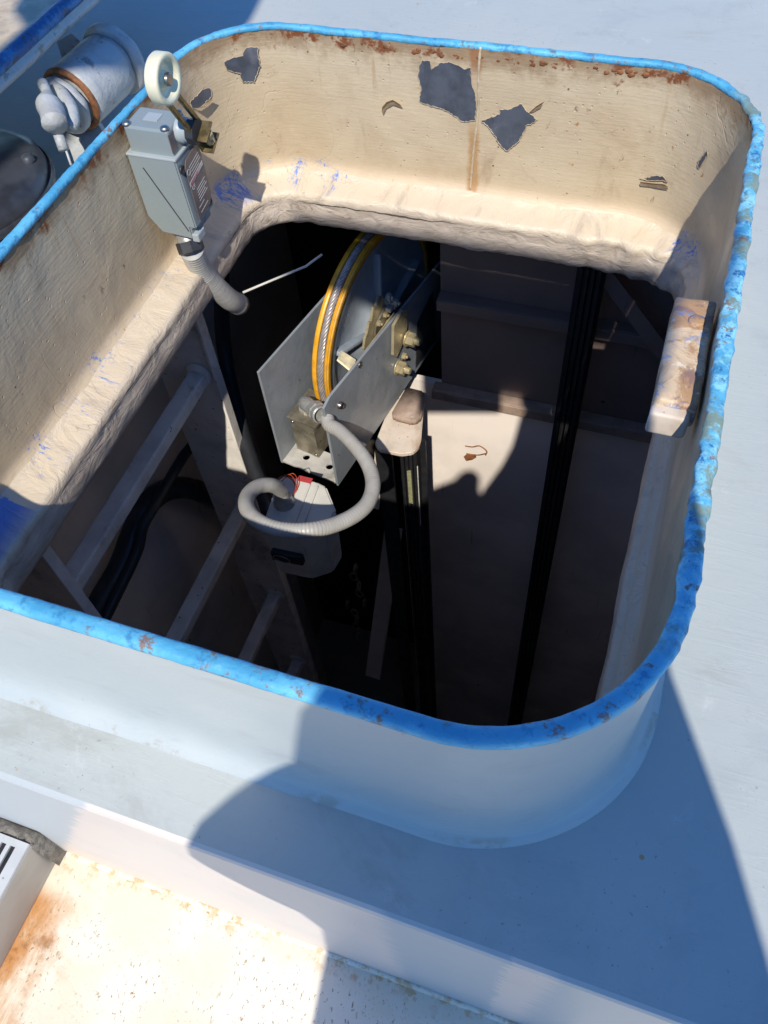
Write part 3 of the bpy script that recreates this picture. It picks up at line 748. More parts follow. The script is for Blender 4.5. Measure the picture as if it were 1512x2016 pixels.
# ------------------------------------------------------------------ sheave bracket assembly
O = Vector((-.841, 1.230, -1.2)); th = R(10)
N = Vector((math.cos(th), -math.sin(th), 0)); H = Vector((math.sin(th), math.cos(th), 0)); Z = Vector((0, 0, 1))
def fr(n, h, z): return O+N*n+H*h+Z*z
sa = thing('sheave_bracket', 'blue-grey steel bracket of two upright plates carrying the yellow-rimmed wheel', 'bracket', tuple(O))
def plate(n0, n1, poly, name, mat, bev=0):
    bm = new(); quad_prism(bm, [fr(n0, h, z) for h, z in poly], N*(n1-n0))
    if bev: bmesh.ops.bevel(bm, geom=bm.edges[:], offset=bev, segments=1, affect='EDGES')
    return obj(name, bm, mat, sa)
plate(.172, .179, [(0, .0), (.012, .0), (.60, .017), (1.0, .02), (1.0, .285), (.67, .285), (.335, .305), (.03, .322), (.0, .31)], 'right_plate', MAT['bluegrey'], .001)
plate(-.007, .0, [(0, .0), (1.0, .0), (1.0, .33), (.30, .345), (.0, .355)], 'left_plate', MAT['bluegrey'], .001)
# base plate with two holes
def plate_with_holes():
    bm = new(); holes = [(.054, .040), (.129, .040)]; n0, n1, h0, h1 = .001, .171, -.0, .08
    out = []
    nx = 34; ny = 16
    def inside(n_, h_): return any(math.hypot(n_-a, h_-b) < .0098 for a, b in holes)
    for i in range(nx*2):
        for j in range(ny*2):
            a = n0+(n1-n0)*i/(nx*2); b = h0+(h1-h0)*j/(ny*2); w = (n1-n0)/(nx*2); t = (h1-h0)/(ny*2)
            if inside(a+w/2, b+t/2): continue
            bm.faces.new([bm.verts.new(fr(x, y, .012)) for x, y in ((a, b), (a+w, b), (a+w, b+t), (a, b+t))])
    bmesh.ops.remove_doubles(bm, verts=bm.verts, dist=1e-5)
    # snap hole rims to true circles
    for v in bm.verts:
        l = v.co-O; n_ = l.dot(N); h_ = l.dot(H)
        for a, b in holes:
            d = math.hypot(n_-a, h_-b)
            if any(len(e.link_faces) == 1 for e in v.link_edges) and d < .014: v.co = fr(a+(n_-a)/d*.010, b+(h_-b)/d*.010, .012)
    bmesh.ops.solidify(bm, geom=bm.faces[:], thickness=.006); bmesh.ops.recalc_face_normals(bm, faces=bm.faces)
    return bm
obj('base_plate', plate_with_holes(), MAT['base'], sa)
bm = new(); box(bm, fr(.0855, .60, .02), N*.168, H*.02, Z*.04); obj('cross_spacer', bm, MAT['bluegrey'], sa); bm = new(); box(bm, fr(.0855, .95, .20), N*.168, H*.03, Z*.04); obj('cross_spacer', bm, MAT['bluegrey'], sa)
def onN(px, py, s_):
    d = ray(px, py); c_ = fr(s_, 0, 0); return CAM+d*((c_-CAM).dot(N)/d.dot(N))
# bolts, small plates and nameplate on the outer face of the right plate
for h_, z_ in ((.349, .132), (.385, .214)):
    bm = new(); off = .181 if h_ < .36 else .196
    hexnut(bm, fr(off, h_, z_), N, .0195, .021); obj('hex_nut', bm, MAT['zinc'], sa)
bm = new(); quad_prism(bm, [onN(a_, b_, .184) for a_, b_ in ((788, 609), (796, 610), (797, 640), (792, 667), (776, 702), (770, 698), (771, 640))], N*.008)
obj('keeper_plate', bm, MAT['zinc'], sa)
bm = new(); hexnut(bm, fr(.193, .362, .168), N, .009, .008); obj('small_bolt', bm, MAT['zinc'], sa)
bm = new(); quad_prism(bm, [fr(.1795, h_, z_) for h_, z_ in ((.45, .035), (.585, .035), (.565, .23), (.47, .19))], N*.002); obj('dark_nameplate', bm, MAT['darkmach'], sa)
bm = new(); lathe(bm, fr(.1815, .47, .11), N, [(0, .004), (.002, .003), (.003, 0)], 12); obj('nameplate_rivet', bm, MAT['steel'], sa)
q = fr(.179, .062, .262)
bm = new(); lathe(bm, q, N, [(0, .010), (.003, .010), (.009, .008), (.011, .004), (.0115, 0)], 18); obj('round_bolt_head', bm, MAT['steel'], sa, True)
bm = new(); lathe(bm, fr(.1792, .173, .30), N, [(0, .009), (.0015, .009), (.0015, .006), (.0005, 0)], 18); obj('plate_hole_ring', bm, MAT['steel'], sa, True)
# zinc rope keeper mechanism between wheel and right plate
bm = new()
def seg_bar(bm, a, b, w, t, side=None):
    a = Vector(a); b = Vector(b); d = (b-a); s_ = side or Z; u_ = (s_-d.normalized()*s_.dot(d.normalized())).normalized(); v_ = d.normalized().cross(u_)
    box(bm, (a+b)/2, d, u_*w, v_*t, .0008)
seg_bar(bm, onN(699, 722, .160), onN(776, 620, .160), .016, .004)
quad_prism(bm, [onN(663, 710, .120), onN(670, 693, .120), onN(700, 712, .158), onN(691, 733, .158)], H*.004+Z*.003)
obj('rope_keeper_arm', bm, MAT['zinc'], sa)
bm = new(); quad_prism(bm, [onN(a_, b_, .125) for a_, b_ in ((741, 583), (750, 582), (760, 601), (764, 617), (752, 640), (735, 672), (722, 692), (712, 686), (715, 664), (719, 654), (723, 633), (727, 631), (731, 603), (736, 601))], N*.007)
bmesh.ops.bevel(bm, geom=bm.edges[:], offset=.001, segments=1, affect='EDGES'); obj('stepped_bracket', bm, MAT['zinc'], sa)
bm = new(); quad_prism(bm, [onN(a_, b_, .134) for a_, b_ in ((758, 600), (768, 606), (772, 622), (752, 652), (742, 668), (736, 660), (738, 640))], N*.005); obj('inner_keeper', bm, MAT['galv'], sa)
for a_, b_ in ((757, 619), (744, 636)):
    bm = new(); hexnut(bm, onN(a_, b_, .140), N, .0085, .008); obj('bracket_bolt', bm, MAT['zinc'], sa)
q = onN(764, 642, .140); bm = new(); cyl(bm, q, q+N*.032, .028, 28, .002); obj('sleeve_bush', bm, MAT['zinc'], sa, True)
bm = new(); q = onN(765, 597, .14); box(bm, q, N*.045, H*.014, Z*.018, .002); box(bm, q+N*.012-H*.012, N*.016, H*.03, Z*.012, .002); obj('clip', bm, MAT['alu'], sa)
for a_, b_ in ((777, 595), (763, 584)):
    bm = new(); hexnut(bm, onN(a_, b_, .16), N, .010, .009); obj('clip_bolt', bm, MAT['alu'], sa)

# the wheel
WC = Vector((-.692, 1.619, -1.0)); WR = .284; hw = .0245
sw = thing('pulley', 'large pale blue pulley wheel with bright yellow-orange rim edges', 'pulley', tuple(WC))
for s_ in (-1, 1):
    bm = new()
    pr = [(s_*hw, WR-.020), (s_*hw, WR-.001), (s_*(hw-.002), WR), (s_*(hw-.0118), WR), (s_*(hw-.0128), WR-.002), (s_*(hw-.0132), WR-.020)]
    lathe(bm, WC, N, pr, 160, True); obj('yellow_rim_band', bm, MAT['yellow'], sw, True)
bm = new(); lathe(bm, WC, N, [(-(hw-.0130), WR-.003), (-(hw-.015), WR-.009), (-.005, WR-.018), (.005, WR-.018), (hw-.015, WR-.009), (hw-.0130, WR-.003)], 160); obj('rope_groove', bm, MAT['groove'], sw, True)
# thin score lines on the right band
bm = new()
for a_ in (hw+.0002, hw-.0045):
    lathe(bm, WC, N, [(a_, WR-.0035 if a_ > hw else WR), (a_+.0006, WR-.0030 if a_ > hw else WR+.0004), (a_+.0012, WR-.0035 if a_ > hw else WR)], 160)
obj('rim_score_line', bm, MAT['groove'], sw, True)
bm = new()
lathe(bm, WC, N, [(-hw+.002, WR-.019), (-hw+.004, WR-.045), (-.008, WR-.055), (-.008, .075), (-.035, .065), (-.035, 0)], 96)
lathe(bm, WC, N, [(hw-.002, WR-.019), (hw-.003, WR-.040), (.010, WR-.058), (.008, .15), (.014, .085), (.045, .070), (.048, .064), (.048, 0)], 96)
obj('wheel_web', bm, MAT['wheelgrey'], sw, True)
for k in range(5):
    a_ = 2*PI*k/5+R(14); d1 = (H*math.cos(a_)+Z*math.sin(a_)); d2 = (-H*math.sin(a_)+Z*math.cos(a_))
    bm = new(); box(bm, WC+d1*.152+N*.018, d1*.165, d2*.014, N*.024, .004, 2); obj('web_rib', bm, MAT['wheelgrey'], sw, True)
bm = new(); cyl(bm, WC+N*.046, WC+N*.052, .05, 32, .002); hexnut(bm, WC+N*.052, N, .024, .02); obj('hub_cap', bm, MAT['wheelgrey'], sw)
for k in range(6):
    bm = new(); a_ = 2*PI*k/6; hexnut(bm, WC+N*.05+(H*math.cos(a_)+Z*math.sin(a_))*.037, N, .006, .005, False); obj('hub_bolt', bm, MAT['steel'], sw)
# wire rope in the groove: eight twisted strands
bm = new(); rr_ = WR-.0040; LAY = .085; ns = 7; core = .0064
def rope_path():
    P = []
    a0 = R(228); a1 = R(-30); n_ = 520
    for i in range(n_+1):
        a = a0+(a1-a0)*i/n_; P.append((WC+(H*math.cos(a)+Z*math.sin(a))*rr_, (H*math.cos(a)+Z*math.sin(a))))
    return P
RP = rope_path()
for k in range(ns):
    pts = []
    s_ = 0
    for i, (p_, rad) in enumerate(RP):
        if i: s_ += (p_-RP[i-1][0]).length
        ph = 2*PI*(s_/LAY+k/ns); pts.append(p_+(rad*math.cos(ph)+N*math.sin(ph))*core)
    tube(bm, pts, .0034, 6)
wr_ = tag(obj('wire_rope', bm, MAT['wire'], None, True, loc=tuple(WC+H*-.28)), 'twisted steel wire rope lying in the groove of the yellow-rimmed wheel', 'wire rope')

# galvanised box on the base plate
gb = thing('switch_enclosure', 'small tarnished square metal box standing on the drilled base plate', 'metal box', tuple(fr(.052, .10, .012)))
bm = new(); quad_prism(bm, [fr(.014, .054, .0125), fr(.088, .052, .0125), fr(.088, .150, .0125), fr(.014, .150, .0125)], Z*.130); bmesh.ops.bevel(bm, geom=bm.edges[:], offset=.0015, segments=1, affect='EDGES'); obj('box_body', bm, MAT['galv'], gb)
bm = new(); quad_prism(bm, [fr(.010, .048, .143), fr(.100, .048, .143), fr(.100, .162, .143), fr(.010, .162, .143)], Z*.008); bmesh.ops.bevel(bm, geom=bm.edges[:], offset=.001, segments=1, affect='EDGES'); obj('box_lid', bm, MAT['galv'], gb)
for n_, z_ in ((.022, .130), (.080, .022)):
    bm = new(); lathe(bm, fr(n_, .0535 if n_ < .05 else .0522, z_), -H, [(0, .0055), (.002, .005), (.004, .003), (.0045, 0)], 14); obj('box_screw', bm, MAT['steel'], gb, True)
# elbow connector
E0 = fr(.045, .098, .151)
e1 = atz(604, 800, -.990); e2 = atz(622, 808, -.968); e3 = atz(646, 830, -.935)
el = thing('conduit_elbow', 'cast metal elbow connector screwed into the top of the square metal box', 'connector', tuple(E0))
bm = new(); tube(bm, catmull([E0-Z*.002, E0+Z*.018, e1+Vector((0, 0, .010)), e2], 8), .019, 20); obj('elbow_body', bm, MAT['alu'], el, True)
dd = (e3-e2).normalized()
bm = new(); lathe(bm, e2-dd*.006, dd, [(0, 0), (0, .026), (.022, .026), (.026, .023), (.026, 0)], 8); lathe(bm, e2+dd*.02, dd, [(0, .0225), (.016, .0225), (.019, .019)], 22); obj('compression_nut', bm, MAT['alu'], el)
bm = new(); lathe(bm, E0, Z, [(0, .024), (.006, .024), (.007, .019)], 8); obj('lock_nut', bm, MAT['alu'], el)
# looping conduit
cs_ = CAM+(e3-CAM)*.74
lc = thing('looping_conduit', 'long grey flexible conduit looping from the elbow connector round to the plastic box', 'conduit', tuple(cs_))
path = [(668, 848, -.528), (695, 874, -.522), (718, 903, -.518), (731, 932, -.514), (734, 960, -.508), (724, 990, -.500), (700, 1013, -.488), (664, 1031, -.475), (622, 1042, -.458), (580, 1045, -.452), (540, 1040, -.452), (506, 1025, -.458), (486, 1001, -.47), (487, 977, -.49), (506, 959, -.51), (532, 955, -.535), (550, 964, -.575), (558, 984, -.63)]
bm = new(); tube(bm, fine([cs_-Vector((.004, -.006, 0)), cs_+Vector((.006, -.008, .001))]+[atz(*p_) for p_ in path], .0014), .0127, 18, ribbed(.0124, .0055, .0006)); obj('conduit_hose', bm, MAT['conduit'], lc, True)
q = atz(558, 984, -.63); bm = new(); lathe(bm, q+Vector((0, 0, .010)), (0, 0, -1), [(0, .0130), (.003, .017), (.014, .017), (.016, .020), (.024, .020), (.026, 0)], 22); obj('conduit_hub', bm, MAT['alu'], lc, True)

# ------------------------------------------------------------------ plastic junction box
JZ = -.64
JP = [atz(513, 1042, JZ), atz(590, 1058, JZ), atz(640, 1042, JZ), atz(662, 1006, JZ), atz(642, 957, JZ), atz(622, 947, JZ), atz(550, 934, JZ)]
jb = thing('plastic_junction_box', 'weathered grey plastic junction box with black latch below the conduit loop', 'junction box', tuple(atz(575, 1000, -.82)))
bm = new(); jc = sum(JP, Vector())/7
a = [bm.verts.new(p_) for p_ in JP]; b = [bm.verts.new(jc+(p_-jc)*.90+Vector((0, 0, -.16))) for p_ in JP]
bm.faces.new(a); bm.faces.new(b[::-1])
for i in range(7): bm.faces.new((a[i], b[i], b[(i+1) % 7], a[(i+1) % 7]))
bmesh.ops.recalc_face_normals(bm, faces=bm.faces); bmesh.ops.bevel(bm, geom=bm.edges[:], offset=.0035, segments=2, affect='EDGES')
obj('box_shell', bm, MAT['plastic'], jb)
for dx_ in (0, .016):
    bm = new(); a0 = atz(575, 1045, JZ)+Vector((dx_, 0, .0015)); a1 = atz(610, 955, JZ)+Vector((dx_, 0, .0015)); d_ = a1-a0
    box(bm, (a0+a1)/2, d_, d_.normalized().cross(Vector((0, 0, 1)))*.004, (0, 0, .005), .001); obj('lid_rib', bm, MAT['plastic'], jb)
L0 = atz(528, 1092, JZ-.08); L1 = atz(606, 1108, JZ-.08); ld_ = (L1-L0).normalized(); ln_ = ld_.cross(Vector((0, 0, 1)))
yj = min(p_.y for p_ in JP)
bm = new(); A0 = Vector((JP[0].x+.010, JP[0].y-.001, JZ-.075)); A1 = Vector((JP[1].x-.004, JP[1].y-.001, JZ-.075)); d_ = A1-A0
box(bm, (A0+A1)/2, d_, Vector((0, .014, 0)), (0, 0, .028), .002); lt = obj('latch', bm, MAT['black'], jb)
bm = new(); q = A0+d_*.35+Vector((0, -.009, 0)); tube(bm, [q+Vector((.017*math.cos(a_), 0, .010*math.sin(a_))) for a_ in [2*PI*i/30 for i in range(31)]], .0009, 6); obj('latch_bail', bm, MAT['steel'], lt, True)
bm = new(); box(bm, atz(600, 944, JZ+.004), (.028, 0, 0), (0, .012, 0), (0, 0, .001)); obj('red_sticker', bm, MAT['red_ink'], jb)
for k in range(4):
    pts = [atz(545+random.uniform(-6, 6), 950+random.uniform(-5, 5), JZ+.004), atz(555+k*7, 938-k*2, JZ+.020+.004*k), atz(575+k*4, 945+k*3, JZ+.008), atz(585-k*3, 965+k*4, JZ+.004)]
    bm = new(); tube(bm, catmull(pts, 10), .0008, 6); w_ = obj('loose_wire', bm, MAT['red_wire'], None, True, loc=tuple(pts[0]))
    tag(w_, 'thin loose orange-red wire lying on top of the plastic junction box', 'wire', 'loose wires on the plastic junction box')

# ------------------------------------------------------------------ guide post with rusty cap
gp = thing('guide_post', 'dark upright guide rail with a rounded rusty cream cap, beside the bracket', 'guide post', (-.55, 1.42, -4.4))
zt = -1.2
bm = new()
cap = [atz(738, 872, zt), atz(745, 884, zt), atz(790, 893, zt), atz(812, 890, zt), atz(824, 880, zt), atz(829, 866, zt), atz(834, 800, zt), atz(834, 775, zt), atz(790, 765, zt), atz(770, 790, zt)]
quad_prism(bm, cap, (0, 0, -.016)); bmesh.ops.bevel(bm, geom=bm.edges[:], offset=.003, segments=2, affect='EDGES'); obj('cap_plate', bm, MAT['post'], gp)
bm = new(); P_ = [atz(770, 812, zt+.03), atz(776, 818, zt+.03), atz(812, 827, zt+.03), atz(826, 822, zt+.03), atz(831, 812, zt+.03), atz(836, 776, zt+.03), atz(834, 768, zt+.03), atz(800, 760, zt+.03)]
quad_prism(bm, P_, (0, 0, -.028)); bmesh.ops.bevel(bm, geom=bm.edges[:], offset=.005, segments=3, affect='EDGES'); obj('cap_block', bm, MAT['rustblock'], gp, True)
bm = new()
pa = atz(790, 886, zt-.02); pb = atz(818, 884, zt-.02)
for k, q in enumerate([pa+(pb-pa)*t for t in (0.05, .35, .65, .95)]): box(bm, (q.x, q.y+.02, -2.8), (.008, 0, 0), (0, .05, 0), (0, 0, 3.16))
box(bm, ((pa.x+pb.x)/2, pa.y+.05, -2.8), (.075, 0, 0), (0, .008, 0), (0, 0, 3.16)); obj('rail_web', bm, MAT['black'], gp)
bm = new(); q = atz(752, 884, zt-.03); box(bm, (q.x, q.y+.01, -2.8), (.05, 0, 0), (0, .01, 0), (0, 0, 3.12)); obj('side_channel', bm, MAT['black'], gp)
bm = new(); q0 = atz(806, 935, -1.33)
box(bm, q0+Vector((.0, .0, -.06)), (.012, 0, 0), (0, .004, 0), (0, 0, .16)); 
for i in range(24): seg_bar(bm, q0+Vector((-.006, -.003, .018-.0065*i)), q0+Vector((.006, -.003, .024-.0065*i)), .002, .003)
obj('woven_strap', bm, MAT['chev'], gp)
bm = new(); q = atz(818, 930, -1.33); box(bm, (q.x+.004, q.y, -1.45), (.008, 0, 0), (0, .004, 0), (0, 0, .30)); obj('edge_strip', bm, MAT['ladder'], gp)

# the assembly is drawn to a nominal size above; its true size and place:
S = .74
for o_ in (sa, sw, gb, el, gp, wr_):
    o_.location = CAM*(1-S)+Vector(o_.location)*S; o_.scale = (S, S, S)

# ------------------------------------------------------------------ chamber below deck
YW = 1.25; YB = 1.9
def slab(name, lo, hi, mat):
    bm = new(); lo = Vector(lo); hi = Vector(hi); box(bm, (lo+hi)/2, (hi.x-lo.x, 0, 0), (0, hi.y-lo.y, 0), (0, 0, hi.z-lo.z)); return obj(name, bm, mat)
XL, XR, YN, ZB = -1.30, .75, .14, -3.6
bh = thing('bulkhead', 'beige steel bulkhead below deck with horizontal stiffeners and a sunlit patch', 'bulkhead', (.1, YW, ZB))
XP = -.385
bm = new(); box(bm, ((XP+XR)/2, YW+.008, (-.78-.27)/2), (XR-XP, 0, 0), (0, .016, 0), (0, 0, .51)); obj('wall_plate', bm, MAT['hull_shaded'], bh)  # upper panel coloured darker to stand for the shade in the shaft
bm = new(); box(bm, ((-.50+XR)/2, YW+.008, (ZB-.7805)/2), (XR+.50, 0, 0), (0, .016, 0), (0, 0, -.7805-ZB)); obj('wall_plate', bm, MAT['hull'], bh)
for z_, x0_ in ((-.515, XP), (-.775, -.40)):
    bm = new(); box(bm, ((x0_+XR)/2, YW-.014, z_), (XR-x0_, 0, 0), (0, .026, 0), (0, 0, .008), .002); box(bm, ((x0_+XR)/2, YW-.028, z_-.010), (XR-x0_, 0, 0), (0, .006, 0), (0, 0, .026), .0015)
    obj('stiffener', bm, MAT['hull_shaded'] if z_ > -.6 else MAT['rustblock'], bh)  # both stiffeners coloured dark to carry the shaft shade
slab('chamber_back_wall', (XL, YB, ZB), (XR, YB+.02, -.27), MAT['void'])['kind'] = 'structure'  # near-black colour stands in for the deep shade behind the wheel
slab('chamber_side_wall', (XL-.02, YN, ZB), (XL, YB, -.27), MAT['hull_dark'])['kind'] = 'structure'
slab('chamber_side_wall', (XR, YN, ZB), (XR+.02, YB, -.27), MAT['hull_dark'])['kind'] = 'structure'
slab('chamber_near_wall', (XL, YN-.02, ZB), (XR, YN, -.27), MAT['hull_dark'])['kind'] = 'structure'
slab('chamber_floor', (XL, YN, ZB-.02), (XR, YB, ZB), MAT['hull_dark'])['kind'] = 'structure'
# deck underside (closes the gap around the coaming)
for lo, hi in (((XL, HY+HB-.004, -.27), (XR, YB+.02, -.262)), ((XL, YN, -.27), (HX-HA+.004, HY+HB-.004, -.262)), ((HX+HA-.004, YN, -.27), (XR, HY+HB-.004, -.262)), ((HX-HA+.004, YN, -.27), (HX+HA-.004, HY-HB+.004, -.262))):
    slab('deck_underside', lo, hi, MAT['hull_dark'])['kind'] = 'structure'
# peeled chip on the lit patch
bm = new(); P_ = [(913, 899), (920, 893), (928, 896), (936, 894), (938, 900), (930, 905), (918, 907)]
quad_prism(bm, [aty(x, y, YW-.001) for x, y in P_], (0, -.0012, 0)); obj('rust_chip', bm, MAT['rust'], bh)
for P_ in ([(916, 878), (930, 880), (944, 878), (958, 888), (956, 896)], [(918, 893), (940, 896), (956, 893)]):
    bm = new(); tube(bm, catmull([aty(x, y, YW-.001) for x, y in P_], 4), .0018, 5); obj('paint_crack', bm, MAT['rust'], bh)
# four dark vertical rods
for k in range(4):
    x_ = -.112+.0105*k
    bm = new(); box(bm, (x_, 1.17, (ZB-.28)/2), (.0065, 0, 0), (0, .014, 0), (0, 0, -.28-ZB-.002))
    tag(obj('vertical_rail', bm, MAT['black'], None, loc=(x_, 1.17, ZB)), 'tall black vertical rail in the row of four before the bulkhead', 'rail', 'four black vertical rails below deck')
bm = new(); box(bm, (-.096, 1.19, (ZB-.28)/2), (.050, 0, 0), (0, .006, 0), (0, 0, -.28-ZB-.002)); tag(obj('rail_backing_channel', bm, MAT['black'], None, loc=(-.096, 1.19, ZB)), 'flat black channel plate standing just behind the four vertical rails', 'channel')
# diagonal brace under the far right corner
bm = new(); a = aty(1175, 520, 1.19); b = aty(1310, 700, 1.19); seg_bar(bm, a, b, .03, .005); tag(obj('diagonal_brace', bm, MAT['hull_shaded'], None, loc=tuple(a)), 'dark flat brace slanting down under the far right corner of the opening', 'brace')
# knees / brackets deep in shade on the left
bm = new(); a = Vector((-1.05, 1.60, -.9)); box(bm, a, (.02, 0, 0), (0, .5, 0), (0, 0, .9)); tag(obj('web_frame', bm, MAT['hull_dark'], None, loc=tuple(a)), 'dark web frame plate standing left of the wheel in deep shade', 'web frame')

# ------------------------------------------------------------------ ladder
lx = -.75
ld = thing('ladder', 'grimy beige fixed steel ladder running down the left side of the chamber', 'ladder', (lx, .68, -3.2))
bm = new(); box(bm, (lx-.065, .955, -1.76), (.13, 0, 0), (0, .010, 0), (0, 0, 2.96), .001); box(bm, (lx+.004, .952, -1.76), (.006, 0, 0), (0, .024, 0), (0, 0, 2.96), .001); obj('stringer', bm, MAT['ladder'], ld)
bm = new(); box(bm, (lx-.065, .436, -1.76), (.13, 0, 0), (0, .010, 0), (0, 0, 2.96), .001); box(bm, (lx+.004, .438, -1.76), (.006, 0, 0), (0, .020, 0), (0, 0, 2.96), .001); obj('stringer', bm, MAT['ladder'], ld)
for k, z_ in enumerate((-.56, -1.00, -1.43, -1.86, -2.3)):
    bm = new(); zz = z_; box(bm, (lx-.035, .695, zz), (.036, 0, 0), (0, .508, 0), (0, 0, .030), .004, 2)
    bmesh.ops.subdivide_edges(bm, edges=[e for e in bm.edges if e.calc_length() > .3], cuts=30)
    for v in bm.verts: v.co += Vector((1, 0, 1))*.0012*mnoise.noise(v.co*50)
    obj('rung', bm, MAT['ladder'], ld)
    bm = new(); lathe(bm, (lx-.035, .948, zz+.004), (0, -1, 0), [(0, .030), (.004, .028), (.008, .022), (.009, .015)], 16); obj('rung_weld', bm, MAT['ladder'], ld, True)
# plating behind the ladder
bm = new(); box(bm, (-1.0, .75, -2.3), (.012, 0, 0), (0, 1.2, 0), (0, 0, 3.9)); tag(obj('ladder_backing_plate', bm, MAT['hull'], None, loc=(-1.0, .75, -4.25)), 'beige steel plating standing behind the ladder rungs', 'plate')
# black hose behind the rungs
def hose(px, r, name, label, seg=14):
    bm = new(); P_ = [atz(*p_) for p_ in px]; tube(bm, catmull(P_, 10), r, seg); return tag(obj(name, bm, MAT['hose'], None, True, loc=tuple(P_[0])), label, 'hose')
def hosex(px, r, name, label):
    bm = new(); P_ = [atx(a_, b_, c_) for a_, b_, c_ in px]; tube(bm, catmull(P_, 10), r, 14); return tag(obj(name, bm, MAT['hose'], None, True, loc=tuple(P_[0])), label, 'hose')
hosex([(150, 1300, -.93), (190, 1200, -.93), (235, 1120, -.93), (262, 1050, -.93), (285, 1000, -.93), (320, 968, -.93), (365, 960, -.93), (410, 975, -.93), (448, 1003, -.95), (480, 1050, -.97)], .026, 'arched_hose', 'thick black hose arching behind the upper ladder rung')
hosex([(180, 1270, -.90), (235, 1160, -.90), (270, 1085, -.90), (282, 1035, -.90), (310, 985, -.90), (360, 900, -.91), (392, 862, -.92)], .012, 'thin_cable_run', 'thinner dark cable tied alongside the arching black hose')
hose([(432, 470, -.40), (436, 560, -.5), (437, 640, -.62), (446, 720, -.70), (464, 800, -.74), (486, 880, -.77), (510, 950, -.79), (530, 1010, -.80)], .0165, 'hanging_hose', 'thick black hose hanging down beside the ladder edge to the junction box')
# thin bent rod poking out from the lip
bm = new(); P_ = [atz(478, 576, -.36), atz(540, 550, -.36), atz(603, 524, -.36), atz(616, 514, -.355), atz(634, 501, -.35)]; tube(bm, P_, .0022, 8)
tag(obj('bent_rod', bm, MAT['plastic'], None, True, loc=tuple(P_[0])), 'thin pale rod with a bent tip sticking out over the dark opening', 'rod')
# small hardware in the dark centre
for (px_, py_, z_, l_) in ((700, 1120, -1.5, .10), (690, 1190, -1.7, .09)):
    q = atz(px_, py_, z_); ch = thing('hanging_chain', 'short run of dull chain links hanging in the dark centre, '+('upper' if py_ < 1150 else 'lower')+' one', 'chain', tuple(q))
    for i in range(5):
        bm = new(); c_ = q+Vector((random.uniform(-.012, .012), 0, -.05*i)); tube(bm, [c_+Vector((.011*math.cos(a_), 0, .02*math.sin(a_))) if i % 2 else c_+Vector((0, .011*math.cos(a_), .02*math.sin(a_))) for a_ in [2*PI*t/16 for t in range(17)]], .004, 6); obj('chain_link', bm, MAT['steel'], ch, True)
# pale slat behind the conduit and a dark inclined beam
bm = new(); a = atz(748, 880, -.80); b = atz(738, 1000, -.98); seg_bar(bm, a, b, .02, .006, Vector((1, 0, 0))); tag(obj('pale_slat', bm, MAT['post'], None, loc=tuple(a)), 'narrow pale upright slat seen just behind the conduit loop', 'slat')
bm = new(); a = atz(775, 1040, -1.4); b = atz(735, 1330, -2.0); seg_bar(bm, a, b, .05, .02, Vector((1, 0, 0))); tag(obj('inclined_beam', bm, MAT['hull_dark'], None, loc=tuple(a)), 'dark inclined beam deep in the chamber left of the guide post', 'beam')

# ------------------------------------------------------------------ hinge, lid and machinery at the upper left
lid = thing('hatch_cover', 'open hatch cover lying back at the upper left, cream inside with dark blue edge', 'hatch cover', (-1.45, .95, ZD+.17))
LXR, LZ = -.975, .0
def lid_out(x0, x1, y0, y1, r, step=.012):
    out = []; s = 0
    pts = []
    for (cx_, cy_, a0) in ((x1-r, y1-r, 0), (x0+r, y1-r, PI/2), (x0+r, y0+r, PI), (x1-r, y0+r, 1.5*PI)):
        for i in range(12):
            a = a0+PI/2*i/12; pts.append((Vector((cx_+r*math.cos(a), cy_+r*math.sin(a), 0)), Vector((math.cos(a), math.sin(a), 0))))
    res = []
    for i, (p_, n_) in enumerate(pts):
        q_, m_ = pts[(i+1) % len(pts)]; k = max(1, int((q_-p_).length/step))
        for j in range(k):
            t = j/k; res.append((p_.lerp(q_, t), n_.lerp(m_, t).normalized(), s)); s += (q_-p_).length/k
    return res
LO = lid_out(-1.95, LXR, .30, 1.62, .10)
LT = lambda q, n, s, o, z: q+n*(.002*mnoise.noise(q*18))
bm = new(); sweep(bm, [(-.0085+.013*math.cos(a), LZ+.011*math.sin(a), k/12) for k, a in enumerate([2*PI*k/12 for k in range(12)])], rimdisp, True, LO)
m_ = Mat('dark_blue_lid_edge', (.02, .085, .22), .45); m_.mix((.03, .17, .36), m_.ramp(m_.noise(30, 6, .7), .46, .58)); m_.mix((.05, .04, .035), m_.ramp(m_.noise(42, 6, .7), .56, .62)); m_.bump(m_.noise(60, 5), .7, .004)
obj('lid_edge', bm, m_.done(), lid, True)
bm = new(); sweep(bm, [(-.004, -.006, .1), (-.003, -.014, .1), (.0, -.018, .1), (.0, -.024, .1), (-.003, -.027, .1), (-.006, -.031, .1)], LT, False, LO); obj('lid_skirt', bm, MAT['hinge'], lid, True)
bm = new(); sweep(bm, [(-.016, -.006, .1), (-.018, -.018, .13), (-.035, -.0265, .15)], LT, False, LO); obj('lid_inner_wall', bm, MAT['inner'], lid, True)
bm = new(); vs = [bm.verts.new(p_+n_*-.034+Vector((0, 0, -.0262))) for p_, n_, s_ in LO]; bm.faces.new(vs); f2 = [bm.verts.new(p_+n_*-.006+Vector((0, 0, -.0308))) for p_, n_, s_ in LO]; bm.faces.new(f2[::-1]); obj('lid_panel', bm, MAT['flake'], lid)
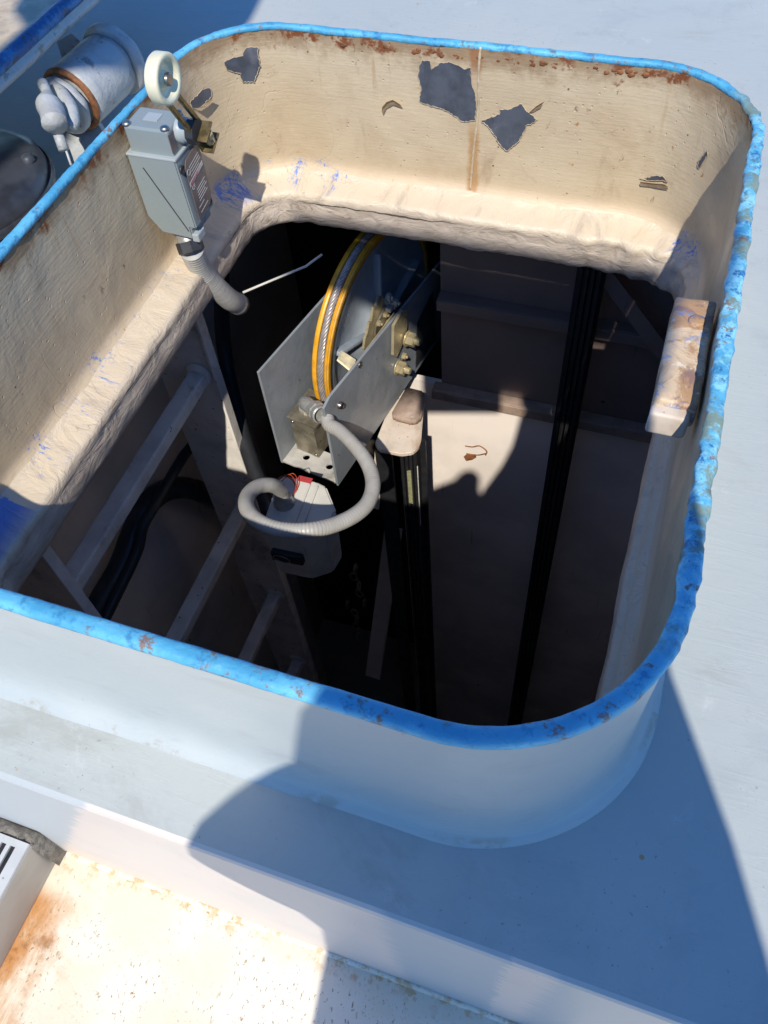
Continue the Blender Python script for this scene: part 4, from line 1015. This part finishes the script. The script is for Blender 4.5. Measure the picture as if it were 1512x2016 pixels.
# posts that carry the lid
hg = thing('lid_hinge', 'pale blue lumpy painted hinge barrel and toggle clamp beside the left rim', 'hinge', (-.93, 1.10, ZD))
def lumpy(bm, a=.002, sc_=40):
    for v in bm.verts: v.co += Vector((1, 1, 1))*a*mnoise.noise(v.co*sc_)
B0 = atz(142, 195, -.12); B1 = B0+Vector((.012, .115, .004))
bm = new(); lathe(bm, B0, B1-B0, [(0, .025), (0, .049), (.004, .053), (.02, .053), (.05, .053), (.07, .0525), (.095, .053), (.112, .050), (.115, .03), (.115, 0)], 40); lumpy(bm); obj('hinge_barrel', bm, MAT['hinge'], hg, True)
bm = new(); d_ = (B1-B0).normalized(); cyl(bm, B1+d_*.002, B1+d_*.02, .060, 36, .003); lumpy(bm, .0012); obj('barrel_flange', bm, MAT['hinge'], hg, True)
bm = new(); lathe(bm, B0-d_*.001, -d_, [(0, .054), (.006, .052), (.007, .046), (.002, .044)], 36); obj('rusty_washer', bm, MAT['rust'], hg, True)
bm = new(); cyl(bm, B0-d_*.012, B0-d_*.03, .047, 32, .004); lumpy(bm); obj('hinge_lug', bm, MAT['hinge'], hg, True)
# web plate from the barrel down to the coaming
bm = new(); q0 = atz(118, 215, -.14); P_ = [atz(105, 158, -.13), atz(150, 178, -.13), atz(205, 262, -.18), atz(150, 330, -.2), atz(140, 300, -.19), atz(120, 250, -.17)]
quad_prism(bm, P_, (0, .012, -.012)); lumpy(bm, .0012); obj('web_plate', bm, MAT['hinge'], hg)
# curved finger, toggle lever and pin
bm = new(); tube(bm, catmull([atz(102, 172, -.085), atz(122, 188, -.085), atz(138, 210, -.088), atz(144, 235, -.095), atz(138, 252, -.1)], 10), .0125, 14, lambda i, s: .0135-.0001*i); lumpy(bm, .001); obj('curved_finger', bm, MAT['hinge'], hg, True)
bm = new(); tube(bm, catmull([atz(83, 163, -.06), atz(92, 182, -.065), atz(95, 205, -.07), atz(103, 222, -.075), atz(108, 244, -.08)], 10), .013, 16, lambda i, s: .0085 if i < 12 else min(.020, .0085+.0014*(i-12)));
lumpy(bm, .0012); obj('toggle_lever', bm, MAT['hinge'], hg, True)
bm = new(); tube(bm, [atz(112, 258, -.1), atz(126, 295, -.12)], .0085, 14); lumpy(bm, .0008); obj('toggle_pin', bm, MAT['hinge'], hg, True)
bm = new(); tube(bm, [atz(128, 290, -.12), atz(140, 325, -.14)], .002, 8); obj('cotter_wire', bm, MAT['ventwhite'], hg, True)
# lid arm joining barrel and skirt
bm = new(); quad_prism(bm, [atz(112, 82, -.075), atz(140, 66, -.075), atz(175, 100, -.09), (B1.x, B1.y-.02, -.1), (B0.x-.01, B0.y+.02, -.1)], (0, 0, -.03)); lumpy(bm, .001); obj('hinge_arm', bm, MAT['hinge'], hg)
# dark cylindrical machine left of the coaming
dm = thing('dark_drum', 'dark grimy round drum standing on deck at the left picture edge', 'drum', (-1.06, .90, ZD))
bm = new(); c0 = atz(20, 300, -.12); lathe(bm, (c0.x-.06, c0.y-.09, ZD), (0, 0, 1), [(0, .155), (.10, .155), (.118, .150), (.125, .135), (.128, .06), (.14, .05), (.14, 0)], 60); lumpy(bm, .002, 20); obj('drum_shell', bm, MAT['darkmach'], dm, True)
bm = new(); lathe(bm, (c0.x-.06, c0.y-.09, ZD+.09), (0, 0, 1), [(0, .157), (.004, .160), (.010, .160), (.014, .157)], 60); obj('drum_seam', bm, MAT['darkmach'], dm, True)
bm = new(); lathe(bm, (c0.x+.05, c0.y-.02, ZD+.125), (0, 0, 1), [(0, .010), (.008, .009), (.010, .004), (.010, 0)], 20); obj('drum_bolt', bm, MAT['darkmach'], dm, True)

# ------------------------------------------------------------------ vent box at the lower left
vb = thing('vent_box', 'grey metal vent box with white top and black slotted grille', 'vent box', (-.80, -.1, ZP))
vx, vy1, vy0, vz = -.651, .090, -.55, -.62
bm = new(); quad_prism(bm, [(vx, vy0, vz-.001), (-.677, vy0, ZP), (-1.3, vy0, ZP), (-1.3, vy0, vz-.001)], (0, vy1-vy0, 0)); bmesh.ops.bevel(bm, geom=bm.edges[:], offset=.002, segments=1, affect='EDGES'); obj('box_side', bm, MAT['ventgrey'], vb)
bm = new(); sl0, sl1 = -.06, .078
slots = [(-.668-.0150*k-.0085, -.668-.0150*k) for k in range(10)]
xs = [vx-.0005]
for s0, s1 in slots: xs += [s1, s0]
xs += [-1.299]
for i in range(0, len(xs), 2): box(bm, ((xs[i]+xs[i+1])/2, (vy0+vy1)/2, vz+.0025), (abs(xs[i]-xs[i+1]), 0, 0), (0, vy1-vy0-.002, 0), (0, 0, .005))
for s0, s1 in slots:
    box(bm, ((s0+s1)/2, (sl1+vy1)/2, vz+.0024), (s1-s0, 0, 0), (0, vy1-sl1-.002, 0), (0, 0, .0048)); box(bm, ((s0+s1)/2, (vy0+sl0)/2, vz+.0024), (s1-s0, 0, 0), (0, sl0-vy0, 0), (0, 0, .0048))
obj('top_panel', bm, MAT['ventwhite'], vb)
bm = new(); box(bm, (-.745, .008, vz+.0002), (.17, 0, 0), (0, .15, 0), (0, 0, .001)); obj('grille_backing', bm, MAT['black'], vb)
bm = new(); n_ = 150
rows = []
for i_ in range(n_+1):
    x_ = -.652-.55*i_/n_; rows.append([bm.verts.new((x_+.003*mnoise.noise(Vector((i_*.8, k_, 0))), vy1-.004+.0055*k_, vz+.002+(.006*mnoise.noise(Vector((i_*.45, k_*1.7, 3)))+.003*mnoise.noise(Vector((i_*1.3, k_*3, 5))) if 0 < k_ < 4 else -.006))) for k_ in range(5)])
rows.insert(0, [bm.verts.new((-.664+.004*k_ % 3*.001, vy1-.004+.0055*k_, vz-.14)) for k_ in range(5)])
for a_, b_ in zip(rows, rows[1:]):
    for k_ in range(4): bm.faces.new((a_[k_], a_[k_+1], b_[k_+1], b_[k_]))
bmesh.ops.recalc_face_normals(bm, faces=bm.faces)
obj('cracked_sealant', bm, MAT['grime'], vb, True)

# ------------------------------------------------------------------ photographer (stands behind the camera; casts the shadow seen on deck)
ph = thing('person', 'person in pale shirt leaning over the hatch and holding up a phone', 'person', (.13, -.55, ZP))
def skin_body(name, V, E_, mat, root):
    me = bpy.data.meshes.new(name); me.from_pydata([Vector(v[:3])-ORG[ph.name] for v in V], E_, [])
    o = bpy.data.objects.new(name, me); C.objects.link(o); o.parent = ph; me.materials.append(mat)
    md = o.modifiers.new('Skin', 'SKIN'); md.use_smooth_shade = True
    for i, v in enumerate(V):
        me.skin_vertices[0].data[i].radius = (v[3], v[4] if len(v) > 4 else v[3])
    me.skin_vertices[0].data[root].use_root = True
    o.modifiers.new('Sub', 'SUBSURF').render_levels = 1
    ORG[o.name] = ORG[ph.name]; return o
def sil(x, y, z, *r):      # joint given by where its shadow falls on the deck plane, lifted to its own height z
    t = z-ZD; return (x+.225*t, y-.856*t, z)+r
V = [sil(.085, -.30, .10, .155, .15), sil(.06, -.08, .38, .17, .15), sil(.03, .12, .60, .15, .14), sil(-.095, .20, .70, .150), sil(-.118, .30, .76, .142), sil(-.128, .39, .84, .114), sil(-.122, .450, .94, .045),
     sil(-.175, .165, .62, .090), sil(-.266, .080, .45, .055), sil(-.20, .0, .36, .036), sil(-.12, -.04, .33, .034),
     sil(.19, .12, .60, .105), sil(.005, .39, .58, .125), sil(.003, .60, .64, .054), sil(-.047, .80, .70, .036),
     sil(-.01, -.48, -.03, .085), sil(-.03, -.75, -.36, .062), sil(-.04, -1.08, -.70, .045), sil(-.04, -1.0, -.74, .032),
     sil(.18, -.48, -.03, .085), sil(.19, -.75, -.36, .062), sil(.12, -1.08, -.70, .045), sil(.12, -1.0, -.74, .032), sil(-.12, .535, 1.02, .026)]
E_ = [(0, 1), (1, 2), (2, 3), (3, 4), (4, 5), (5, 6), (2, 7), (7, 8), (8, 9), (9, 10), (2, 11), (11, 12), (12, 13), (13, 14), (0, 15), (15, 16), (16, 17), (17, 18), (0, 19), (19, 20), (20, 21), (21, 22), (6, 23)]
skin_body('body', V, E_, MAT['jacket'], 0)
hand = Vector(V[14][:3])
# phone: camera lens sits at the viewpoint, slab just behind it oversized to shade the shaft
phn = thing('phone', 'dark phone held up in front of the leaning person in the pale shirt', 'phone', tuple(CAM-AF*.012+AU*.06))
bm = new(); box(bm, CAM-AF*.012+AU*.108-AR*.012, AR*.175, AU*.218, AF*.010, .003); obj('phone_shade_slab', bm, MAT['black'], phn)
# fingers closing round the phone's right and upper edge
pc = CAM-AF*.014+AU*.14+AR*.03
for k in range(4):
    a0 = hand+(AU*(.015*(k-1.5)))
    p0 = pc+AR*.045+AU*(.028*(k-1.2))-AF*.02
    bm = new(); tube(bm, catmull([a0, (a0+p0)/2-AF*.02, p0, pc+AR*.043+AU*(.026*(k-1.2))+AF*.004, pc+AR*.024+AU*(.024*(k-1.2))+AF*.012], 8), .0085, 10); obj('finger', bm, MAT['skin'], ph, True)
bm = new(); tube(bm, catmull([hand, hand+AU*.02-AF*.02, pc+AR*.03-AF*.014-AU*.05, pc+AR*.0-AF*.013-AU*.02], 8), .010, 10); obj('thumb', bm, MAT['skin'], ph, True)
bm = new(); bmesh.ops.create_uvsphere(bm, u_segments=16, v_segments=10, radius=.04, matrix=Matrix.Translation(hand)); obj('palm', bm, MAT['skin'], ph, True)

# ------------------------------------------------------------------ unseen plates added overhead to cast shadow on the deck and in the shaft
def beam(poly, z, t, label):
    """added shadow caster: poly in deck-shadow coordinates; carried up along the sun's rays to height z"""
    k = z-ZD; bm = new(); quad_prism(bm, [(x+.225*k, y-.856*k, z) for x, y in poly], (0, 0, t))
    q = Vector((poly[0][0]+.225*k, poly[0][1]-.856*k, z)); tag(obj('overhead_shade_plate', bm, MAT['ventgrey'], None, loc=tuple(q)), label, 'beam', 'added overhead shadow casters')
beam([(-1.012, 1.25), (-.96, 1.30), (-.925, 1.34), (-.927, 1.669), (-1.0, 2.1), (-1.03, 2.1), (-1.089, 1.727), (-1.11, 1.563), (-1.135, 1.73), (-1.2, 2.1), (-1.35, 2.1), (-1.26, 1.71), (-1.19, 1.5), (-1.16, 1.38)], 1.7, .03, 'forked unseen plate added overhead to shade the deck, nearest the hatch')
beam([(-1.012, .6), (-1.014, 1.27), (-1.10, 1.40), (-1.10, .6)], 1.76, .03, 'narrow unseen plate added overhead to shade the open hatch lid')
beam([(-.60, .945), (-.44, .935), (-.286, .890), (-.262, .76), (-.2, .79), (-.004, .80), (-.004, .955), (.03, .955), (.03, 1.06), (-.60, 1.06)], 1.5, .03, 'small unseen plate added overhead to shade the wheel and shaft')
